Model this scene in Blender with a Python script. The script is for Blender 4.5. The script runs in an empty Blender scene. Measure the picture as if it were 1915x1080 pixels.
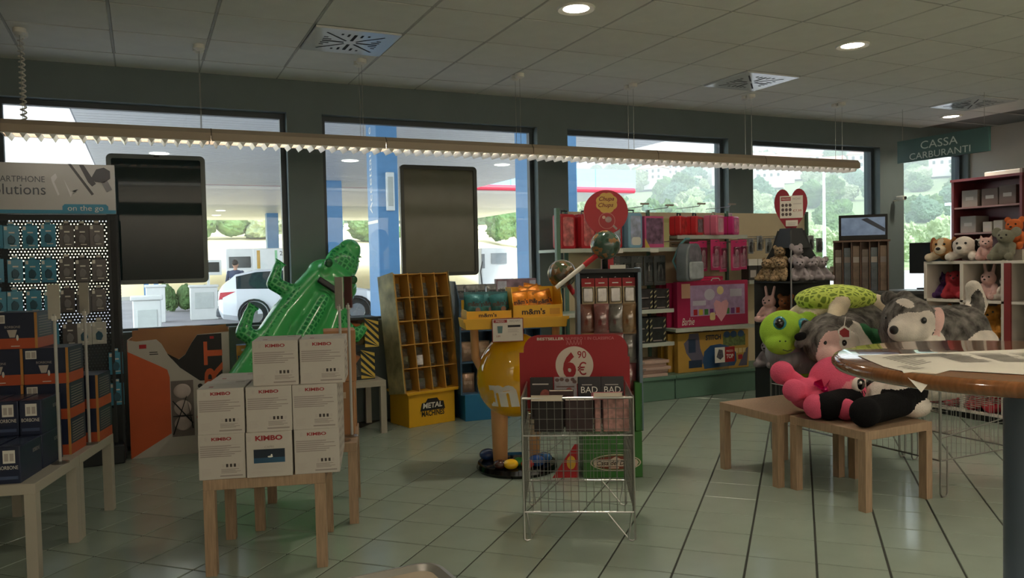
import bpy, bmesh, math, random
import numpy as np
from mathutils import Vector, Matrix, Euler, noise

# ---------------------------------------------------------------- camera, world, sun, exposure
SC = bpy.context.scene
COL = SC.collection
rnd = random.Random(11)
PI = math.pi
R = math.radians
_y, _p, _r = .436513, .033357, -.02146
_fw = Vector((math.sin(_y), math.cos(_y), 0)); _rt = Vector((math.cos(_y), -math.sin(_y), 0)); _up = Vector((0, 0, 1))
_f2 = _fw * math.cos(_p) - _up * math.sin(_p); _u2 = _up * math.cos(_p) + _fw * math.sin(_p)
_r3 = _rt * math.cos(_r) + _u2 * math.sin(_r); _u3 = _u2 * math.cos(_r) - _rt * math.sin(_r)
cam = bpy.data.objects.new('camera', bpy.data.cameras.new('camera'))
COL.objects.link(cam)
cam.matrix_world = Matrix(((_r3.x, _u3.x, -_f2.x, 0), (_r3.y, _u3.y, -_f2.y, 0), (_r3.z, _u3.z, -_f2.z, 1.42), (0, 0, 0, 1)))
cam.data.sensor_width = 36
cam.data.lens = 1479.96 / 1915 * 36
cam.data.clip_end = 2000
cam.data.clip_start = .05
SC.camera = cam

W = bpy.data.worlds.new('overcast_sky'); SC.world = W; W.use_nodes = True
_bg = W.node_tree.nodes['Background']
_bg.inputs[0].default_value = (.90, .96, 1, 1)
_bg.inputs[1].default_value = 3.3
sun = bpy.data.objects.new('sun', bpy.data.lights.new('sun', 'SUN')); COL.objects.link(sun)
sun.data.energy = 3.4; sun.data.angle = R(6); sun.data.color = (1, .96, .88)
sun.rotation_euler = (R(40), 0, R(35))
SC.view_settings.view_transform = 'Standard'
SC.view_settings.look = 'None'
SC.view_settings.gamma = 1
SC.view_settings.use_curve_mapping = False
SC.view_settings.exposure = 0.28

# ---------------------------------------------------------------- helpers
def S(r, g, b):
    f = lambda c: (c / 12.92 if c <= .04045 else ((c + .055) / 1.055) ** 2.4)
    return (f(r / 255), f(g / 255), f(b / 255))

MATS = {}
def mat(name, rgb, rough=.5, metal=0, var=.08, scale=6, bump=0, bscale=60, emit=0, coat=0, spec=.5, stretch=None):
    if name in MATS: return MATS[name]
    m = bpy.data.materials.new(name); m.use_nodes = True
    nt = m.node_tree; N = nt.nodes; L = nt.links
    b = N['Principled BSDF']
    c = S(*rgb)
    b.inputs['Roughness'].default_value = rough; b.inputs['Metallic'].default_value = metal
    b.inputs['Specular IOR Level'].default_value = spec
    b.inputs['Coat Weight'].default_value = coat
    b.inputs['Base Color'].default_value = (*c, 1)
    tc = N.new('ShaderNodeTexCoord')
    vec = tc.outputs['Object']
    if stretch:
        mp = N.new('ShaderNodeMapping'); mp.inputs['Scale'].default_value = stretch
        L.new(vec, mp.inputs[0]); vec = mp.outputs[0]
    if var:
        nz = N.new('ShaderNodeTexNoise'); nz.inputs['Scale'].default_value = scale; nz.inputs['Detail'].default_value = 4
        L.new(vec, nz.inputs['Vector'])
        rp = N.new('ShaderNodeValToRGB')
        rp.color_ramp.elements[0].position = .3; rp.color_ramp.elements[1].position = .7
        rp.color_ramp.elements[0].color = (*[max(0, x * (1 - var)) for x in c], 1)
        rp.color_ramp.elements[1].color = (*[min(1, x * (1 + var)) for x in c], 1)
        L.new(nz.outputs['Fac'], rp.inputs[0]); L.new(rp.outputs[0], b.inputs['Base Color'])
    if bump:
        n2 = N.new('ShaderNodeTexNoise'); n2.inputs['Scale'].default_value = bscale; n2.inputs['Detail'].default_value = 3
        L.new(vec, n2.inputs['Vector'])
        bp = N.new('ShaderNodeBump'); bp.inputs['Strength'].default_value = bump; bp.inputs['Distance'].default_value = .01
        L.new(n2.outputs['Fac'], bp.inputs['Height']); L.new(bp.outputs[0], b.inputs['Normal'])
    if emit:
        b.inputs['Emission Color'].default_value = (*c, 1); b.inputs['Emission Strength'].default_value = emit
    MATS[name] = m
    return m

def glass(name, tint, gloss=.0, rough=.02, milk=0):
    """thin clear sheet: straight-through light plus a Fresnel reflection"""
    if name in MATS: return MATS[name]
    m = bpy.data.materials.new(name); m.use_nodes = True
    nt = m.node_tree; N = nt.nodes; L = nt.links
    N.remove(N['Principled BSDF']); out = N['Material Output']
    tr = N.new('ShaderNodeBsdfTransparent'); tr.inputs[0].default_value = (*tint, 1)
    gl = N.new('ShaderNodeBsdfGlossy'); gl.inputs['Roughness'].default_value = rough
    fr = N.new('ShaderNodeFresnel'); ge = N.new('ShaderNodeNewGeometry'); mr = N.new('ShaderNodeMapRange')
    mr.inputs['To Min'].default_value = 1.45; mr.inputs['To Max'].default_value = 1 / 1.45
    L.new(ge.outputs['Backfacing'], mr.inputs['Value']); L.new(mr.outputs[0], fr.inputs[0])
    mx = N.new('ShaderNodeMixShader')
    if gloss:
        ad = N.new('ShaderNodeMath'); ad.operation = 'ADD'; ad.use_clamp = True; ad.inputs[1].default_value = gloss
        L.new(fr.outputs[0], ad.inputs[0]); L.new(ad.outputs[0], mx.inputs[0])
    else:
        L.new(fr.outputs[0], mx.inputs[0])
    L.new(tr.outputs[0], mx.inputs[1]); L.new(gl.outputs[0], mx.inputs[2])
    last = mx
    if milk:
        df = N.new('ShaderNodeBsdfDiffuse'); df.inputs[0].default_value = (.8, .8, .8, 1)
        m2 = N.new('ShaderNodeMixShader'); m2.inputs[0].default_value = milk
        L.new(mx.outputs[0], m2.inputs[1]); L.new(df.outputs[0], m2.inputs[2]); last = m2
    L.new(last.outputs[0], out.inputs[0])
    MATS[name] = m
    return m

class MB:
    def __init__(s): s.v = []; s.f = []; s.m = []
    def add(s, vs, fs, mi=0, M=None):
        o = len(s.v)
        s.v += [tuple(M @ Vector(v)) if M else tuple(v) for v in vs]
        for f in fs: s.f.append([i + o for i in f]); s.m.append(mi)
        return s
    def box(s, x0, y0, z0, x1, y1, z1, mi=0, M=None):
        return s.add([(x0, y0, z0), (x1, y0, z0), (x1, y1, z0), (x0, y1, z0), (x0, y0, z1), (x1, y0, z1), (x1, y1, z1), (x0, y1, z1)],
                     [(0, 3, 2, 1), (4, 5, 6, 7), (0, 1, 5, 4), (1, 2, 6, 5), (2, 3, 7, 6), (3, 0, 4, 7)], mi, M)
    def quad(s, a, b, c, d, mi=0, M=None): return s.add([a, b, c, d], [(0, 1, 2, 3)], mi, M)
    def rect(s, x0, z0, x1, z1, y, mi=0, M=None):      # facing -Y
        return s.add([(x0, y, z0), (x1, y, z0), (x1, y, z1), (x0, y, z1)], [(0, 1, 2, 3)], mi, M)
    def poly(s, pts, y, mi=0, M=None):                  # facing -Y, pts in x,z counter-clockwise
        return s.add([(x, y, z) for x, z in pts], [tuple(range(len(pts)))], mi, M)
    def slab(s, pts, y0, y1, mi=0, M=None):             # x,z outline given thickness between y0 (front) and y1
        n = len(pts); o = [(x, y0, z) for x, z in pts] + [(x, y1, z) for x, z in pts]
        fs = [tuple(range(n)), tuple(range(2 * n - 1, n - 1, -1))] + [(i, i + n, (i + 1) % n + n, (i + 1) % n) for i in range(n)]
        return s.add(o, fs, mi, M)
    def tube(s, pts, r, n=8, mi=0, M=None, cap=True):
        pts = [Vector(p) for p in pts]; rs = r if isinstance(r, (list, tuple)) else [r] * len(pts)
        vs = []; fs = []; k = len(pts); prev = None
        for i, p in enumerate(pts):
            t = (pts[min(i + 1, k - 1)] - pts[max(i - 1, 0)])
            t = t.normalized() if t.length > 1e-9 else Vector((0, 0, 1))
            if prev is None:
                a = Vector((0, 0, 1)) if abs(t.z) < .9 else Vector((1, 0, 0))
                u = t.cross(a).normalized()
            else:
                u = (prev - t * prev.dot(t)); u = u.normalized() if u.length > 1e-6 else t.orthogonal().normalized()
            prev = u; w = t.cross(u)
            for j in range(n):
                a = 2 * PI * j / n
                vs.append(p + (u * math.cos(a) + w * math.sin(a)) * rs[i])
        for i in range(k - 1):
            for j in range(n):
                fs.append((i * n + j, i * n + (j + 1) % n, (i + 1) * n + (j + 1) % n, (i + 1) * n + j))
        if cap: fs += [tuple(range(n - 1, -1, -1)), tuple(range((k - 1) * n, k * n))]
        return s.add(vs, fs, mi, M)
    def cyl(s, c, r, h, n=24, mi=0, M=None): return s.lathe([(0, 0), (r, 0), (r, h), (0, h)], n, mi, (M or Matrix()) @ Matrix.Translation(c))
    def lathe(s, prof, n=24, mi=0, M=None):
        vs = []; fs = []
        for r, z in prof:
            for j in range(n):
                a = 2 * PI * j / n; vs.append((r * math.cos(a), r * math.sin(a), z))
        for i in range(len(prof) - 1):
            for j in range(n):
                f = (i * n + j, i * n + (j + 1) % n, (i + 1) * n + (j + 1) % n, (i + 1) * n + j)
                fs.append(f)
        return s.add(vs, fs, mi, M)
    def ell(s, c, r, nu=16, nv=10, mi=0, M=None):
        vs = [(c[0], c[1], c[2] + r[2])]; fs = []
        for i in range(1, nv):
            t = PI * i / nv
            for j in range(nu):
                a = 2 * PI * j / nu
                vs.append((c[0] + r[0] * math.sin(t) * math.cos(a), c[1] + r[1] * math.sin(t) * math.sin(a), c[2] + r[2] * math.cos(t)))
        vs.append((c[0], c[1], c[2] - r[2])); e = len(vs) - 1
        for j in range(nu):
            fs.append((0, 1 + j, 1 + (j + 1) % nu)); fs.append((e, e - nu + (j + 1) % nu, e - nu + j))
        for i in range(nv - 2):
            for j in range(nu):
                a = 1 + i * nu; fs.append((a + j, a + nu + j, a + nu + (j + 1) % nu, a + (j + 1) % nu))
        return s.add(vs, fs, mi, M)
    def pillow(s, w, h, t, mi=0, M=None, n=8, m=10, mi2=None):
        """stuffed pouch standing in x,z, base centre at origin, crimped top and bottom"""
        vs = []; fs = []
        for sgn in (-1, 1):
            for i in range(m + 1):
                v = i / m
                for j in range(n + 1):
                    u = j / n * 2 - 1
                    th = t / 2 * (max(0, 1 - abs(u) ** 2.2) ** .6) * (max(0, math.sin(PI * min(1, max(0, (v - .06) / .86)))) ** .55)
                    th *= 1 + .13 * math.sin(9 * u + 7 * v + sgn)
                    vs.append((u * w / 2 * (1 - .05 * math.sin(PI * v)), sgn * (th + .0006), v * h))
        k = (n + 1) * (m + 1)
        for q in (0, 1):
            for i in range(m):
                for j in range(n):
                    a = q * k + i * (n + 1) + j
                    f = (a, a + 1, a + n + 2, a + n + 1)
                    fs.append(f if q == 0 else f[::-1])
        return s.add(vs, fs, mi, M)
    def mesh(s, name, mats, smooth=35):
        me = bpy.data.meshes.new(name)
        me.from_pydata(s.v, [], s.f)
        for m in mats: me.materials.append(m)
        me.polygons.foreach_set('material_index', s.m)
        if smooth:
            me.polygons.foreach_set('use_smooth', [True] * len(s.f))
            me.set_sharp_from_angle(angle=R(smooth))
        me.update()
        return me

def ob(name, me, mats=None, parent=None, M=None, bevel=0, smooth=35, kind=None):
    if isinstance(me, MB): me = me.mesh(name, mats if isinstance(mats, (list, tuple)) else [mats], smooth)
    o = bpy.data.objects.new(name, me); COL.objects.link(o)
    if parent: o.parent = parent
    if M is not None:
        if isinstance(M, Matrix): o.matrix_local = M
        else: o.location = M
    if bevel:
        b = o.modifiers.new('bevel', 'BEVEL'); b.width = bevel; b.segments = 2; b.limit_method = 'ANGLE'; b.angle_limit = R(40)
    if kind: o['kind'] = kind
    return o

def tag(o, label, cat, group=None):
    o['label'] = label; o['category'] = cat
    if group: o['group'] = group
    return o

def thing(name, label, cat, loc=(0, 0, 0), rot=0, group=None):
    o = bpy.data.objects.new(name, None); COL.objects.link(o)
    o.empty_display_size = .05
    o.location = loc
    o.rotation_euler = (0, 0, R(rot)) if not isinstance(rot, (tuple, list)) else [R(a) for a in rot]
    return tag(o, label, cat, group)

def struct(name, parent=None):
    o = bpy.data.objects.new(name, None); COL.objects.link(o); o['kind'] = 'structure'
    o.empty_display_size = .05
    return o

def dup(src, label, loc, rot=None, group=None, scale=None):
    def cp(o, par):
        c = o.copy(); COL.objects.link(c)
        if par: c.parent = par
        for ch in o.children: cp(ch, c)
        return c
    r = cp(src, None); r.location = loc
    if rot is not None: r.rotation_euler = (0, 0, R(rot)) if not isinstance(rot, (tuple, list)) else [R(a) for a in rot]
    if scale: r.scale = (scale,) * 3 if not isinstance(scale, (tuple, list)) else scale
    r['label'] = label
    if group: r['group'] = group
    return r

class Many:
    """first call places the source itself, later calls copy it"""
    def __init__(s, src): s.src = src; s.used = False
    def put(s, label, loc, rot=None, group=None, scale=None):
        if s.used: return dup(s.src, label, loc, rot, group, scale)
        s.used = True; r = s.src; r.location = loc
        if rot is not None: r.rotation_euler = (0, 0, R(rot)) if not isinstance(rot, (tuple, list)) else [R(a) for a in rot]
        if scale: r.scale = (scale,) * 3 if not isinstance(scale, (tuple, list)) else scale
        r['label'] = label
        if group: r['group'] = group
        return r

def at(cx, cy, deg, z=0): return Matrix.Translation((cx, cy, z)) @ Matrix.Rotation(R(deg), 4, 'Z')
def FR(x, y, z): return Matrix.Translation((x, y, z)) @ Matrix.Rotation(PI / 2, 4, 'X')           # print facing -Y
def RX(x, y, z): return Matrix.Translation((x, y, z)) @ Matrix.Rotation(PI / 2, 4, 'Z') @ Matrix.Rotation(PI / 2, 4, 'X')   # facing +X
def LX(x, y, z): return Matrix.Translation((x, y, z)) @ Matrix.Rotation(-PI / 2, 4, 'Z') @ Matrix.Rotation(PI / 2, 4, 'X')  # facing -X

_TXT = {}
def text(parent, s, M, h, m, w=None, bold=0, shear=0, name='lettering', align=0):
    """flat printed lettering, h = height of its box, w = width of its box; align -1 left, 0 centre, 1 right"""
    key = (s, bold, shear, m.name)
    if key not in _TXT:
        cu = bpy.data.curves.new('lettering', 'FONT'); cu.body = s; cu.size = 1; cu.offset = bold; cu.shear = shear; cu.resolution_u = 3
        t = bpy.data.objects.new('lettering', cu)
        me = bpy.data.meshes.new_from_object(t)
        bpy.data.objects.remove(t)
        me.name = 'lettering'
        co = np.array([v.co[:] for v in me.vertices]); lo = co.min(0); hi = co.max(0)
        me.transform(Matrix.Translation((-(lo[0] + hi[0]) / 2, -(lo[1] + hi[1]) / 2, 0)))
        me.materials.clear(); me.materials.append(m)
        _TXT[key] = (me, hi - lo)
    me, d = _TXT[key]
    k = h / d[1]; kx = w / d[0] if w else k
    off = Matrix.Translation((-align * kx * d[0] / 2, 0, 0))
    o = ob(name, me, parent=parent)
    o.matrix_local = M @ off @ Matrix.Diagonal((kx, k, 1, 1))
    return o

def lines(mb, x0, x1, z0, z1, n, y, mi=0, fill=.45, ragged=.3):
    dz = (z1 - z0) / n
    for i in range(n):
        z = z0 + dz * i
        mb.rect(x0, z, x1 - (x1 - x0) * ragged * rnd.random(), z + dz * fill, y, mi)

def blob(name, blobs, mats, paint=(), vox=.012, smooth=4):
    """one continuous surface grown around ellipsoids ('e',c,r,mi[,euler]) and tapered limbs ('c',p,q,r,r2,mi)"""
    bm = bmesh.new()
    for b in blobs:
        if b[0] == 'e':
            M = Matrix.Translation(b[1]) @ (Euler([R(a) for a in b[4]]).to_matrix().to_4x4() if len(b) > 4 else Matrix()) @ Matrix.Diagonal((*b[2], 1))
            bmesh.ops.create_icosphere(bm, subdivisions=3, radius=1, matrix=M)
        else:
            p, q = Vector(b[1]), Vector(b[2]); n = max(2, int((q - p).length / (min(b[3], b[4]) * .45)) + 1)
            for i in range(n + 1):
                t = i / n
                bmesh.ops.create_icosphere(bm, subdivisions=2, radius=b[3] + (b[4] - b[3]) * t, matrix=Matrix.Translation(p.lerp(q, t)))
    me = bpy.data.meshes.new(name); bm.to_mesh(me); bm.free()
    o = bpy.data.objects.new('tmp', me); COL.objects.link(o)
    rm = o.modifiers.new('r', 'REMESH'); rm.mode = 'VOXEL'; rm.voxel_size = vox
    sm = o.modifiers.new('s', 'SMOOTH'); sm.iterations = smooth; sm.factor = .5
    dg = bpy.context.evaluated_depsgraph_get()
    out = bpy.data.meshes.new_from_object(o.evaluated_get(dg)); out.name = name
    bpy.data.objects.remove(o); bpy.data.meshes.remove(me)
    nf = len(out.polygons); cen = np.empty(nf * 3); out.polygons.foreach_get('center', cen); cen = cen.reshape(-1, 3)
    def nd(b):
        if b[0] == 'e':
            d = cen - np.array(b[1])
            if len(b) > 4: d = d @ np.array(Euler([R(a) for a in b[4]]).to_matrix())
            return np.linalg.norm(d / np.array(b[2]), axis=1)
        p, q = np.array(b[1]), np.array(b[2]); ax = q - p; t = np.clip(((cen - p) @ ax) / max(1e-9, ax @ ax), 0, 1)
        return np.linalg.norm(cen - (p + t[:, None] * ax), axis=1) / (b[3] + (b[4] - b[3]) * t)
    dd = np.array([nd(b) for b in blobs]); mi = np.array([b[3] if b[0] == 'e' else b[5] for b in blobs])[dd.argmin(0)]
    for b in paint: mi[nd(b) < 1] = b[3] if b[0] == 'e' else b[5]
    out.materials.clear()
    for m in mats: out.materials.append(m)
    out.polygons.foreach_set('material_index', mi.astype(np.int32)); out.polygons.foreach_set('use_smooth', np.ones(nf, bool)); out.update()
    return out

ORD = ['first', 'second', 'third', 'fourth', 'fifth', 'sixth', 'seventh', 'eighth', 'ninth', 'tenth']

# ---------------------------------------------------------------- common materials
WHITE = mat('white_paint', (225, 222, 212), .5)
CREAM = mat('cream_laminate', (182, 176, 162), .45, var=.03)
OAK = mat('oak_foil', (164, 138, 112), .5, var=.18, scale=5, stretch=(30, 30, 2), bump=.05)
BLACK = mat('black_plastic', (26, 27, 28), .4)
DKMETAL = mat('dark_powder_coat', (40, 46, 50), .45)
CHROME = mat('chrome_wire', (190, 190, 188), .28, 1, var=.03)
ALU = mat('brushed_aluminium', (205, 205, 200), .22, 1, var=.04)
RED = mat('red_print', (176, 32, 40), .5, var=.03)
DKRED = mat('dark_red_print', (150, 36, 40), .5, var=.03)
INKW = mat('white_print', (232, 230, 222), .5, var=0)
INKK = mat('black_print', (24, 24, 26), .5, var=0)
INKG = mat('grey_print', (150, 140, 135), .6, var=0)
INKLG = mat('pale_grey_print', (188, 180, 174), .6, var=0)
CARD = mat('white_carton', (194, 188, 180), .6, var=.03)
BROWN = mat('brown_cardboard', (176, 128, 88), .7, var=.06)
GOLDC = mat('kraft_gold_board', (206, 156, 72), .6, var=.06)
YEL = mat('yellow_board', (232, 178, 36), .45, var=.04)
NAVY = mat('navy_print', (36, 45, 70), .4, var=.05)
PINK = mat('pink_print', (214, 60, 120), .4, var=.06)
BLUEC = mat('blue_board', (38, 120, 170), .45, var=.04)
GREENM = mat('green_enamel', (96, 130, 114), .45, var=.03)
CLEAR = glass('clear_plastic', (.93, .94, .94), .04, .08)
BLISTER = glass('crumpled_film', (.8, .8, .8), .12, .12)

# ---------------------------------------------------------------- room shell
D = 7.114; H = 3.054
m_tile = mat('glazed_tile', (152, 166, 154), .15, var=.06, scale=2.5, bump=.02, bscale=25)
m_grout = mat('grout', (48, 52, 46), .8)
fl = struct('floor')
ob('floor_bed', MB().box(-3.3, -3.2, -.2, 10.4, 7.36, -.004), m_grout, fl)
tb = MB(); q = .1498; k = .1478
tb.add([(-q, -q, -.004), (q, -q, -.004), (q, q, -.004), (-q, q, -.004), (-k, -k, 0), (k, -k, 0), (k, k, 0), (-k, k, 0)],
       [(4, 5, 6, 7), (0, 1, 5, 4), (1, 2, 6, 5), (2, 3, 7, 6), (3, 0, 4, 7)])
tile_me = tb.mesh('tile', [m_tile], smooth=0)
s2 = math.sqrt(.5); P0 = .308
cand = []
inside = lambda x, y: -3.2 < x < 10.15 and -3 < y < 7.0
for i in range(-40, 60):
    for j in range(-50, 40):
        a = 3.568 + P0 * (i + .5); b = -1.786 + P0 * (j + .5)
        x, y = (a + b) * s2, (a - b) * s2
        if not inside(x, y): continue
        dv = Vector((x, y, -1.42)); z = dv.dot(_f2)
        u = 957.5 + 1480 * dv.dot(_r3) / z if z > .1 else 1e9; v = 540 - 1480 * dv.dot(_u3) / z if z > .1 else 1e9
        vis = z > .1 and -110 < u < 2020 and v < 1190 and y < 6.6
        cand.append((0 if vis else 1, math.hypot(x, y), x, y))
cand.sort()
rest = MB()
for n, (vis, d_, x, y) in enumerate(cand):
    if not vis and n < 300 or n < 300:
        o = bpy.data.objects.new('tile', tile_me); COL.objects.link(o); o.parent = fl
        o.location = (x, y, rnd.uniform(-.0008, 0)); o.rotation_euler = (0, 0, PI / 4)
    else:
        rest.add([v for v in tb.v], tb.f, 0, Matrix.Translation((x, y, 0)) @ Matrix.Rotation(PI / 4, 4, 'Z'))
ob('tile_field', rest, m_tile, fl, smooth=0, kind='stuff')

m_ceil = mat('mineral_ceiling_tile', (226, 224, 216), .85, var=.03, bump=.12, bscale=150)
m_grid = mat('ceiling_grid_bar', (180, 178, 170), .6)
ce = struct('ceiling')
ob('ceiling_slab', MB().box(-3.3, -3.2, H + .02, 10.4, 7.36, H + .3), mat('plenum', (120, 118, 112), .9), ce)
T_ = .625; gx0 = -.138 - T_ * 3; gy0 = 6.065 - T_ * 14
ct = MB(); q = T_ / 2 - .006; k = q - .006
ct.add([(-q, -q, .014), (q, -q, .014), (q, q, .014), (-q, q, .014), (-k, -k, 0), (k, -k, 0), (k, k, 0), (-k, k, 0)],
       [(7, 6, 5, 4), (0, 4, 5, 1), (1, 5, 6, 2), (2, 6, 7, 3), (3, 7, 4, 0)])
ct_me = ct.mesh('ceiling_tile', [m_ceil], smooth=0)
ceil_rest = MB(); VENTS = [(1.424, 5.7525), (5.174, 5.7525), (8.299, 5.7525)]
for i in range(-3, 18):
    for j in range(16):
        x = gx0 + T_ * (i + .5); y = gy0 + T_ * (j + .5)
        if y > D or any(abs(x - vx) < .1 and abs(y - vy) < .1 for vx, vy in VENTS): continue
        cut = y + q > D - .005
        if j >= 8 and -2 < x < 10.2 and not cut and x + q < 10.2:
            o = bpy.data.objects.new('tile', ct_me); COL.objects.link(o); o.parent = ce; o.location = (x, y, H + rnd.uniform(0, .001))
        else:
            y1 = min(y + q, D); x1 = min(x + q, 10.2)
            ceil_rest.box(x - q, y - q, H, x1, y1, H + .014)
ob('tile_field', ceil_rest, m_ceil, ce, smooth=0, kind='stuff')
g = MB()
for i in range(-3, 19): g.box(gx0 + T_ * i - .007, -3, H + .004, gx0 + T_ * i + .007, D, H + .012)
for j in range(17):
    if gy0 + T_ * j < D: g.box(-3.2, gy0 + T_ * j - .007, H + .004, 10.2, gy0 + T_ * j + .007, H + .012)
ob('ceiling_grid', g, m_grid, ce, smooth=0)

m_wf = mat('grey_green_wall_paint', (104, 117, 118), .6, var=.03)
OPEN = [(-2.9, -.98 - .3), (-.98, 1.185), (1.49, 3.635), (3.98, 6.06), (6.415, 8.48), (8.91, 10.16)]
SILL = .9; HEAD = 2.772; Y1 = 7.36
wf = MB()
wf.box(-3.3, D, -.1, 10.4, Y1, SILL); wf.box(-3.3, D, HEAD, 10.4, Y1, H + .3)
xs = [-3.3] + [v for o in OPEN[1:] for v in o] + [10.4]
for a, b in zip(xs[0::2], xs[1::2]): wf.box(a, D, SILL, b, Y1, HEAD)
o = ob('wall_front', wf, m_wf, smooth=0); o['kind'] = 'structure'
wr = ob('wall_right', MB().box(10.2, -3.2, -.1, 10.4, D, H + .3), mat('off_white_wall', (196, 190, 178), .7, var=.02), smooth=0); wr['kind'] = 'structure'
w = ob('wall_left', MB().box(-3.4, -3.2, -.1, -3.2, D, H + .3), mat('warm_wall', (190, 178, 160), .7), smooth=0); w['kind'] = 'structure'
w = ob('wall_back', MB().box(-3.3, -3.2, -.1, 10.4, -3.0, H + .3), mat('warm_wall', (190, 178, 160), .7), smooth=0); w['kind'] = 'structure'
m_pane = glass('window_glass', (.90, .95, .96), 0, .0)
m_frame = mat('dark_window_frame', (62, 72, 78), .4, var=.02)
for n, (a, b) in enumerate(OPEN[1:], 1):
    wn = struct('window_%d' % n); wn.location = (a, 7.24, SILL)
    L_ = b - a; hh = HEAD - SILL; t = .045
    f = MB(); f.box(0, -.03, 0, t, .03, hh); f.box(L_ - t, -.03, 0, L_, .03, hh); f.box(t, -.03, 0, L_ - t, .03, t); f.box(t, -.03, hh - t, L_ - t, .03, hh)
    ob('window_frame', f, m_frame, wn, smooth=0)
    ob('pane', MB().box(t, -.004, t, L_ - t, .004, hh - t), m_pane, wn, smooth=0)
o = ob('trim_1', MB().box(-3.2, D - .03, SILL, 10.2, D + .1, SILL + .025), m_wf, smooth=0); o['kind'] = 'structure'

# ---------------------------------------------------------------- outside: forecourt, canopies, field, hill
GZ = -.06
o = ob('ground', MB().box(-60, 7.36, GZ - .3, 90, 48, GZ), mat('asphalt', (148, 144, 148), .8, scale=.6, var=.12)); o['kind'] = 'structure'
kb = ob('kerb', MB().box(-40, 44, GZ, 60, 44.4, .12), mat('kerb_stone', (190, 188, 180), .8)); kb['kind'] = 'structure'
fm = MB(); nx, ny = 60, 30
def field_z(x, y):
    z = (y - 45) * .12
    if y > 110: z = 7.8 + (y - 110) * .03
    z += 1.2 * noise.noise((x * .02, y * .02, 0)) * min(1, max(0, (y - 50) / 30))
    a = math.degrees(math.atan2(x, y)); r = math.hypot(x, y)
    k = min(1, max(0, (a - 25) / 8))
    s = min(1, max(0, (r - 80) / 360)); hz = 45 * s * s * (3 - 2 * s) + 3 * noise.noise((x * .013, y * .013, 4)) * s
    return GZ + max(0, z) * (1 - k) + k * hz
for j in range(ny + 1):
    for i in range(nx + 1):
        y = 45 + (j / ny) ** 1.7 * 560; x = -120 + (i / nx) * (260 + y * 1.4)
        fm.v.append((x, y, field_z(x, y)))
for j in range(ny):
    for i in range(nx):
        a = j * (nx + 1) + i; fm.f.append((a, a + 1, a + nx + 2, a + nx + 1)); fm.m.append(1 if math.degrees(math.atan2(*fm.v[a][:2])) > 27 else 0)
o = ob('field', fm, [mat('dry_stubble', (228, 212, 170), .9, scale=.15, var=.1), mat('hill_grass', (140, 158, 112), .9, scale=.05, var=.25)]); o['kind'] = 'structure'

def canopy(name, x0, x1, y0, y1, zb, label, lights):
    t = thing(name, label, 'canopy', (x0, y0, zb))
    L_, B_ = x1 - x0, y1 - y0
    ob('roof_deck', MB().box(0, 0, .12, L_, B_, 1.05), mat('canopy_white', (226, 228, 230), .5), t, smooth=0)
    s = MB(); n = int(B_ / .3)
    for i in range(n): s.box(.05, i * .3 + .01, 0, L_ - .05, i * .3 + .27, .03)
    ob('soffit_slats', s, mat('canopy_slat', (206, 208, 212), .45, var=.02), t, smooth=0, kind='stuff')
    ob('soffit_back', MB().box(0, 0, .05, L_, B_, .12), mat('canopy_gap', (150, 152, 158), .7), t, smooth=0)
    m = MB(); m.lathe([(0, -.01), (.2, -.01), (.25, .0), (.25, .03)], 20)
    me = m.mesh('canopy_lamp', [mat('canopy_lamp_glow', (255, 246, 225), .5, var=0, emit=3.0)])
    for lx, ly in lights: ob('canopy_lamp', me, parent=t, M=Vector((lx - x0, ly - y0, -.01)))
    return t
canopy('forecourt_canopy', -1.2, 12.95, 7.6, 31.9, 4.6, 'wide slatted white canopy roof right outside the windows',
       [(.53, 23.7), (5.8, 23.8), (10.7, 23.5), (5.57, 19.4), (.53, 17), (10.7, 17)])
c2 = canopy('far_canopy', -1.2, 21.6, 32.2, 55, 4.6, 'farther canopy with blue fascia and red edge beyond the slatted one',
       [(4.0, 46), (4.1, 50), (9.4, 52.5), (12, 42), (9, 40)])
ob('fascia', MB().box(-.05, -.12, .26, 22.85, -.02, 1.12), mat('fascia_blue', (150, 190, 220), .4, var=.02), c2, smooth=0)
ob('fascia_edge', MB().tube([(0, -.12, .14), (22.75, -.12, .14)], .13, 10), mat('fascia_red', (214, 50, 74), .4, var=.02), c2)
ob('fascia_end', MB().box(22.7, -.05, .1, 22.82, 22.8, 1.12), mat('fascia_blue', (150, 190, 220), .4), c2, smooth=0)
s = MB()
for i in range(1, 9): s.box(22.8 - i * 2.2, -.125, .27, 22.8 - i * 2.2 + .03, -.115, 1.12)
ob('fascia_joint', s, mat('fascia_joint', (110, 150, 185), .5), c2, smooth=0)

m_col = mat('canopy_column_blue', (92, 140, 184), .45, var=.04); m_col2 = mat('canopy_column_pale', (120, 160, 205), .45)
def column(x, y, w, d, label, grp='blue canopy columns'):
    t = thing('canopy_column', label, 'column', (x, y, GZ), 0, grp)
    ob('shaft', MB().box(-w / 2, -d / 2, 0, w / 2, d / 2, 4.7), m_col, t, bevel=.02)
    ob('base_plate', MB().box(-w / 2 - .06, -d / 2 - .06, 0, w / 2 + .06, d / 2 + .06, .12), m_col2, t)
    return t
c = column(4.36, 15.3, .42, .75, 'blue column with a vertical white lamp and lettering on its side')
text(c, 'Accettatore', Matrix.Translation((-.213, .1, 3.35)) @ LX(0, 0, 0) @ Matrix.Rotation(PI / 2, 4, 'Z'), .2, INKW, 1.7)
ob('side_band', MB().rect(-.37, 2.3, .37, 2.36, 0, 0, LX(-.212, 0, 0) @ Matrix.Rotation(-PI / 2, 4, 'X')), INKW, c, smooth=0)
l = MB(); l.box(-.05, -.46, 2.53, .11, -.375, 3.27)
ob('column_lamp', l, mat('lamp_housing', (226, 226, 220), .3), c, bevel=.015)
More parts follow.
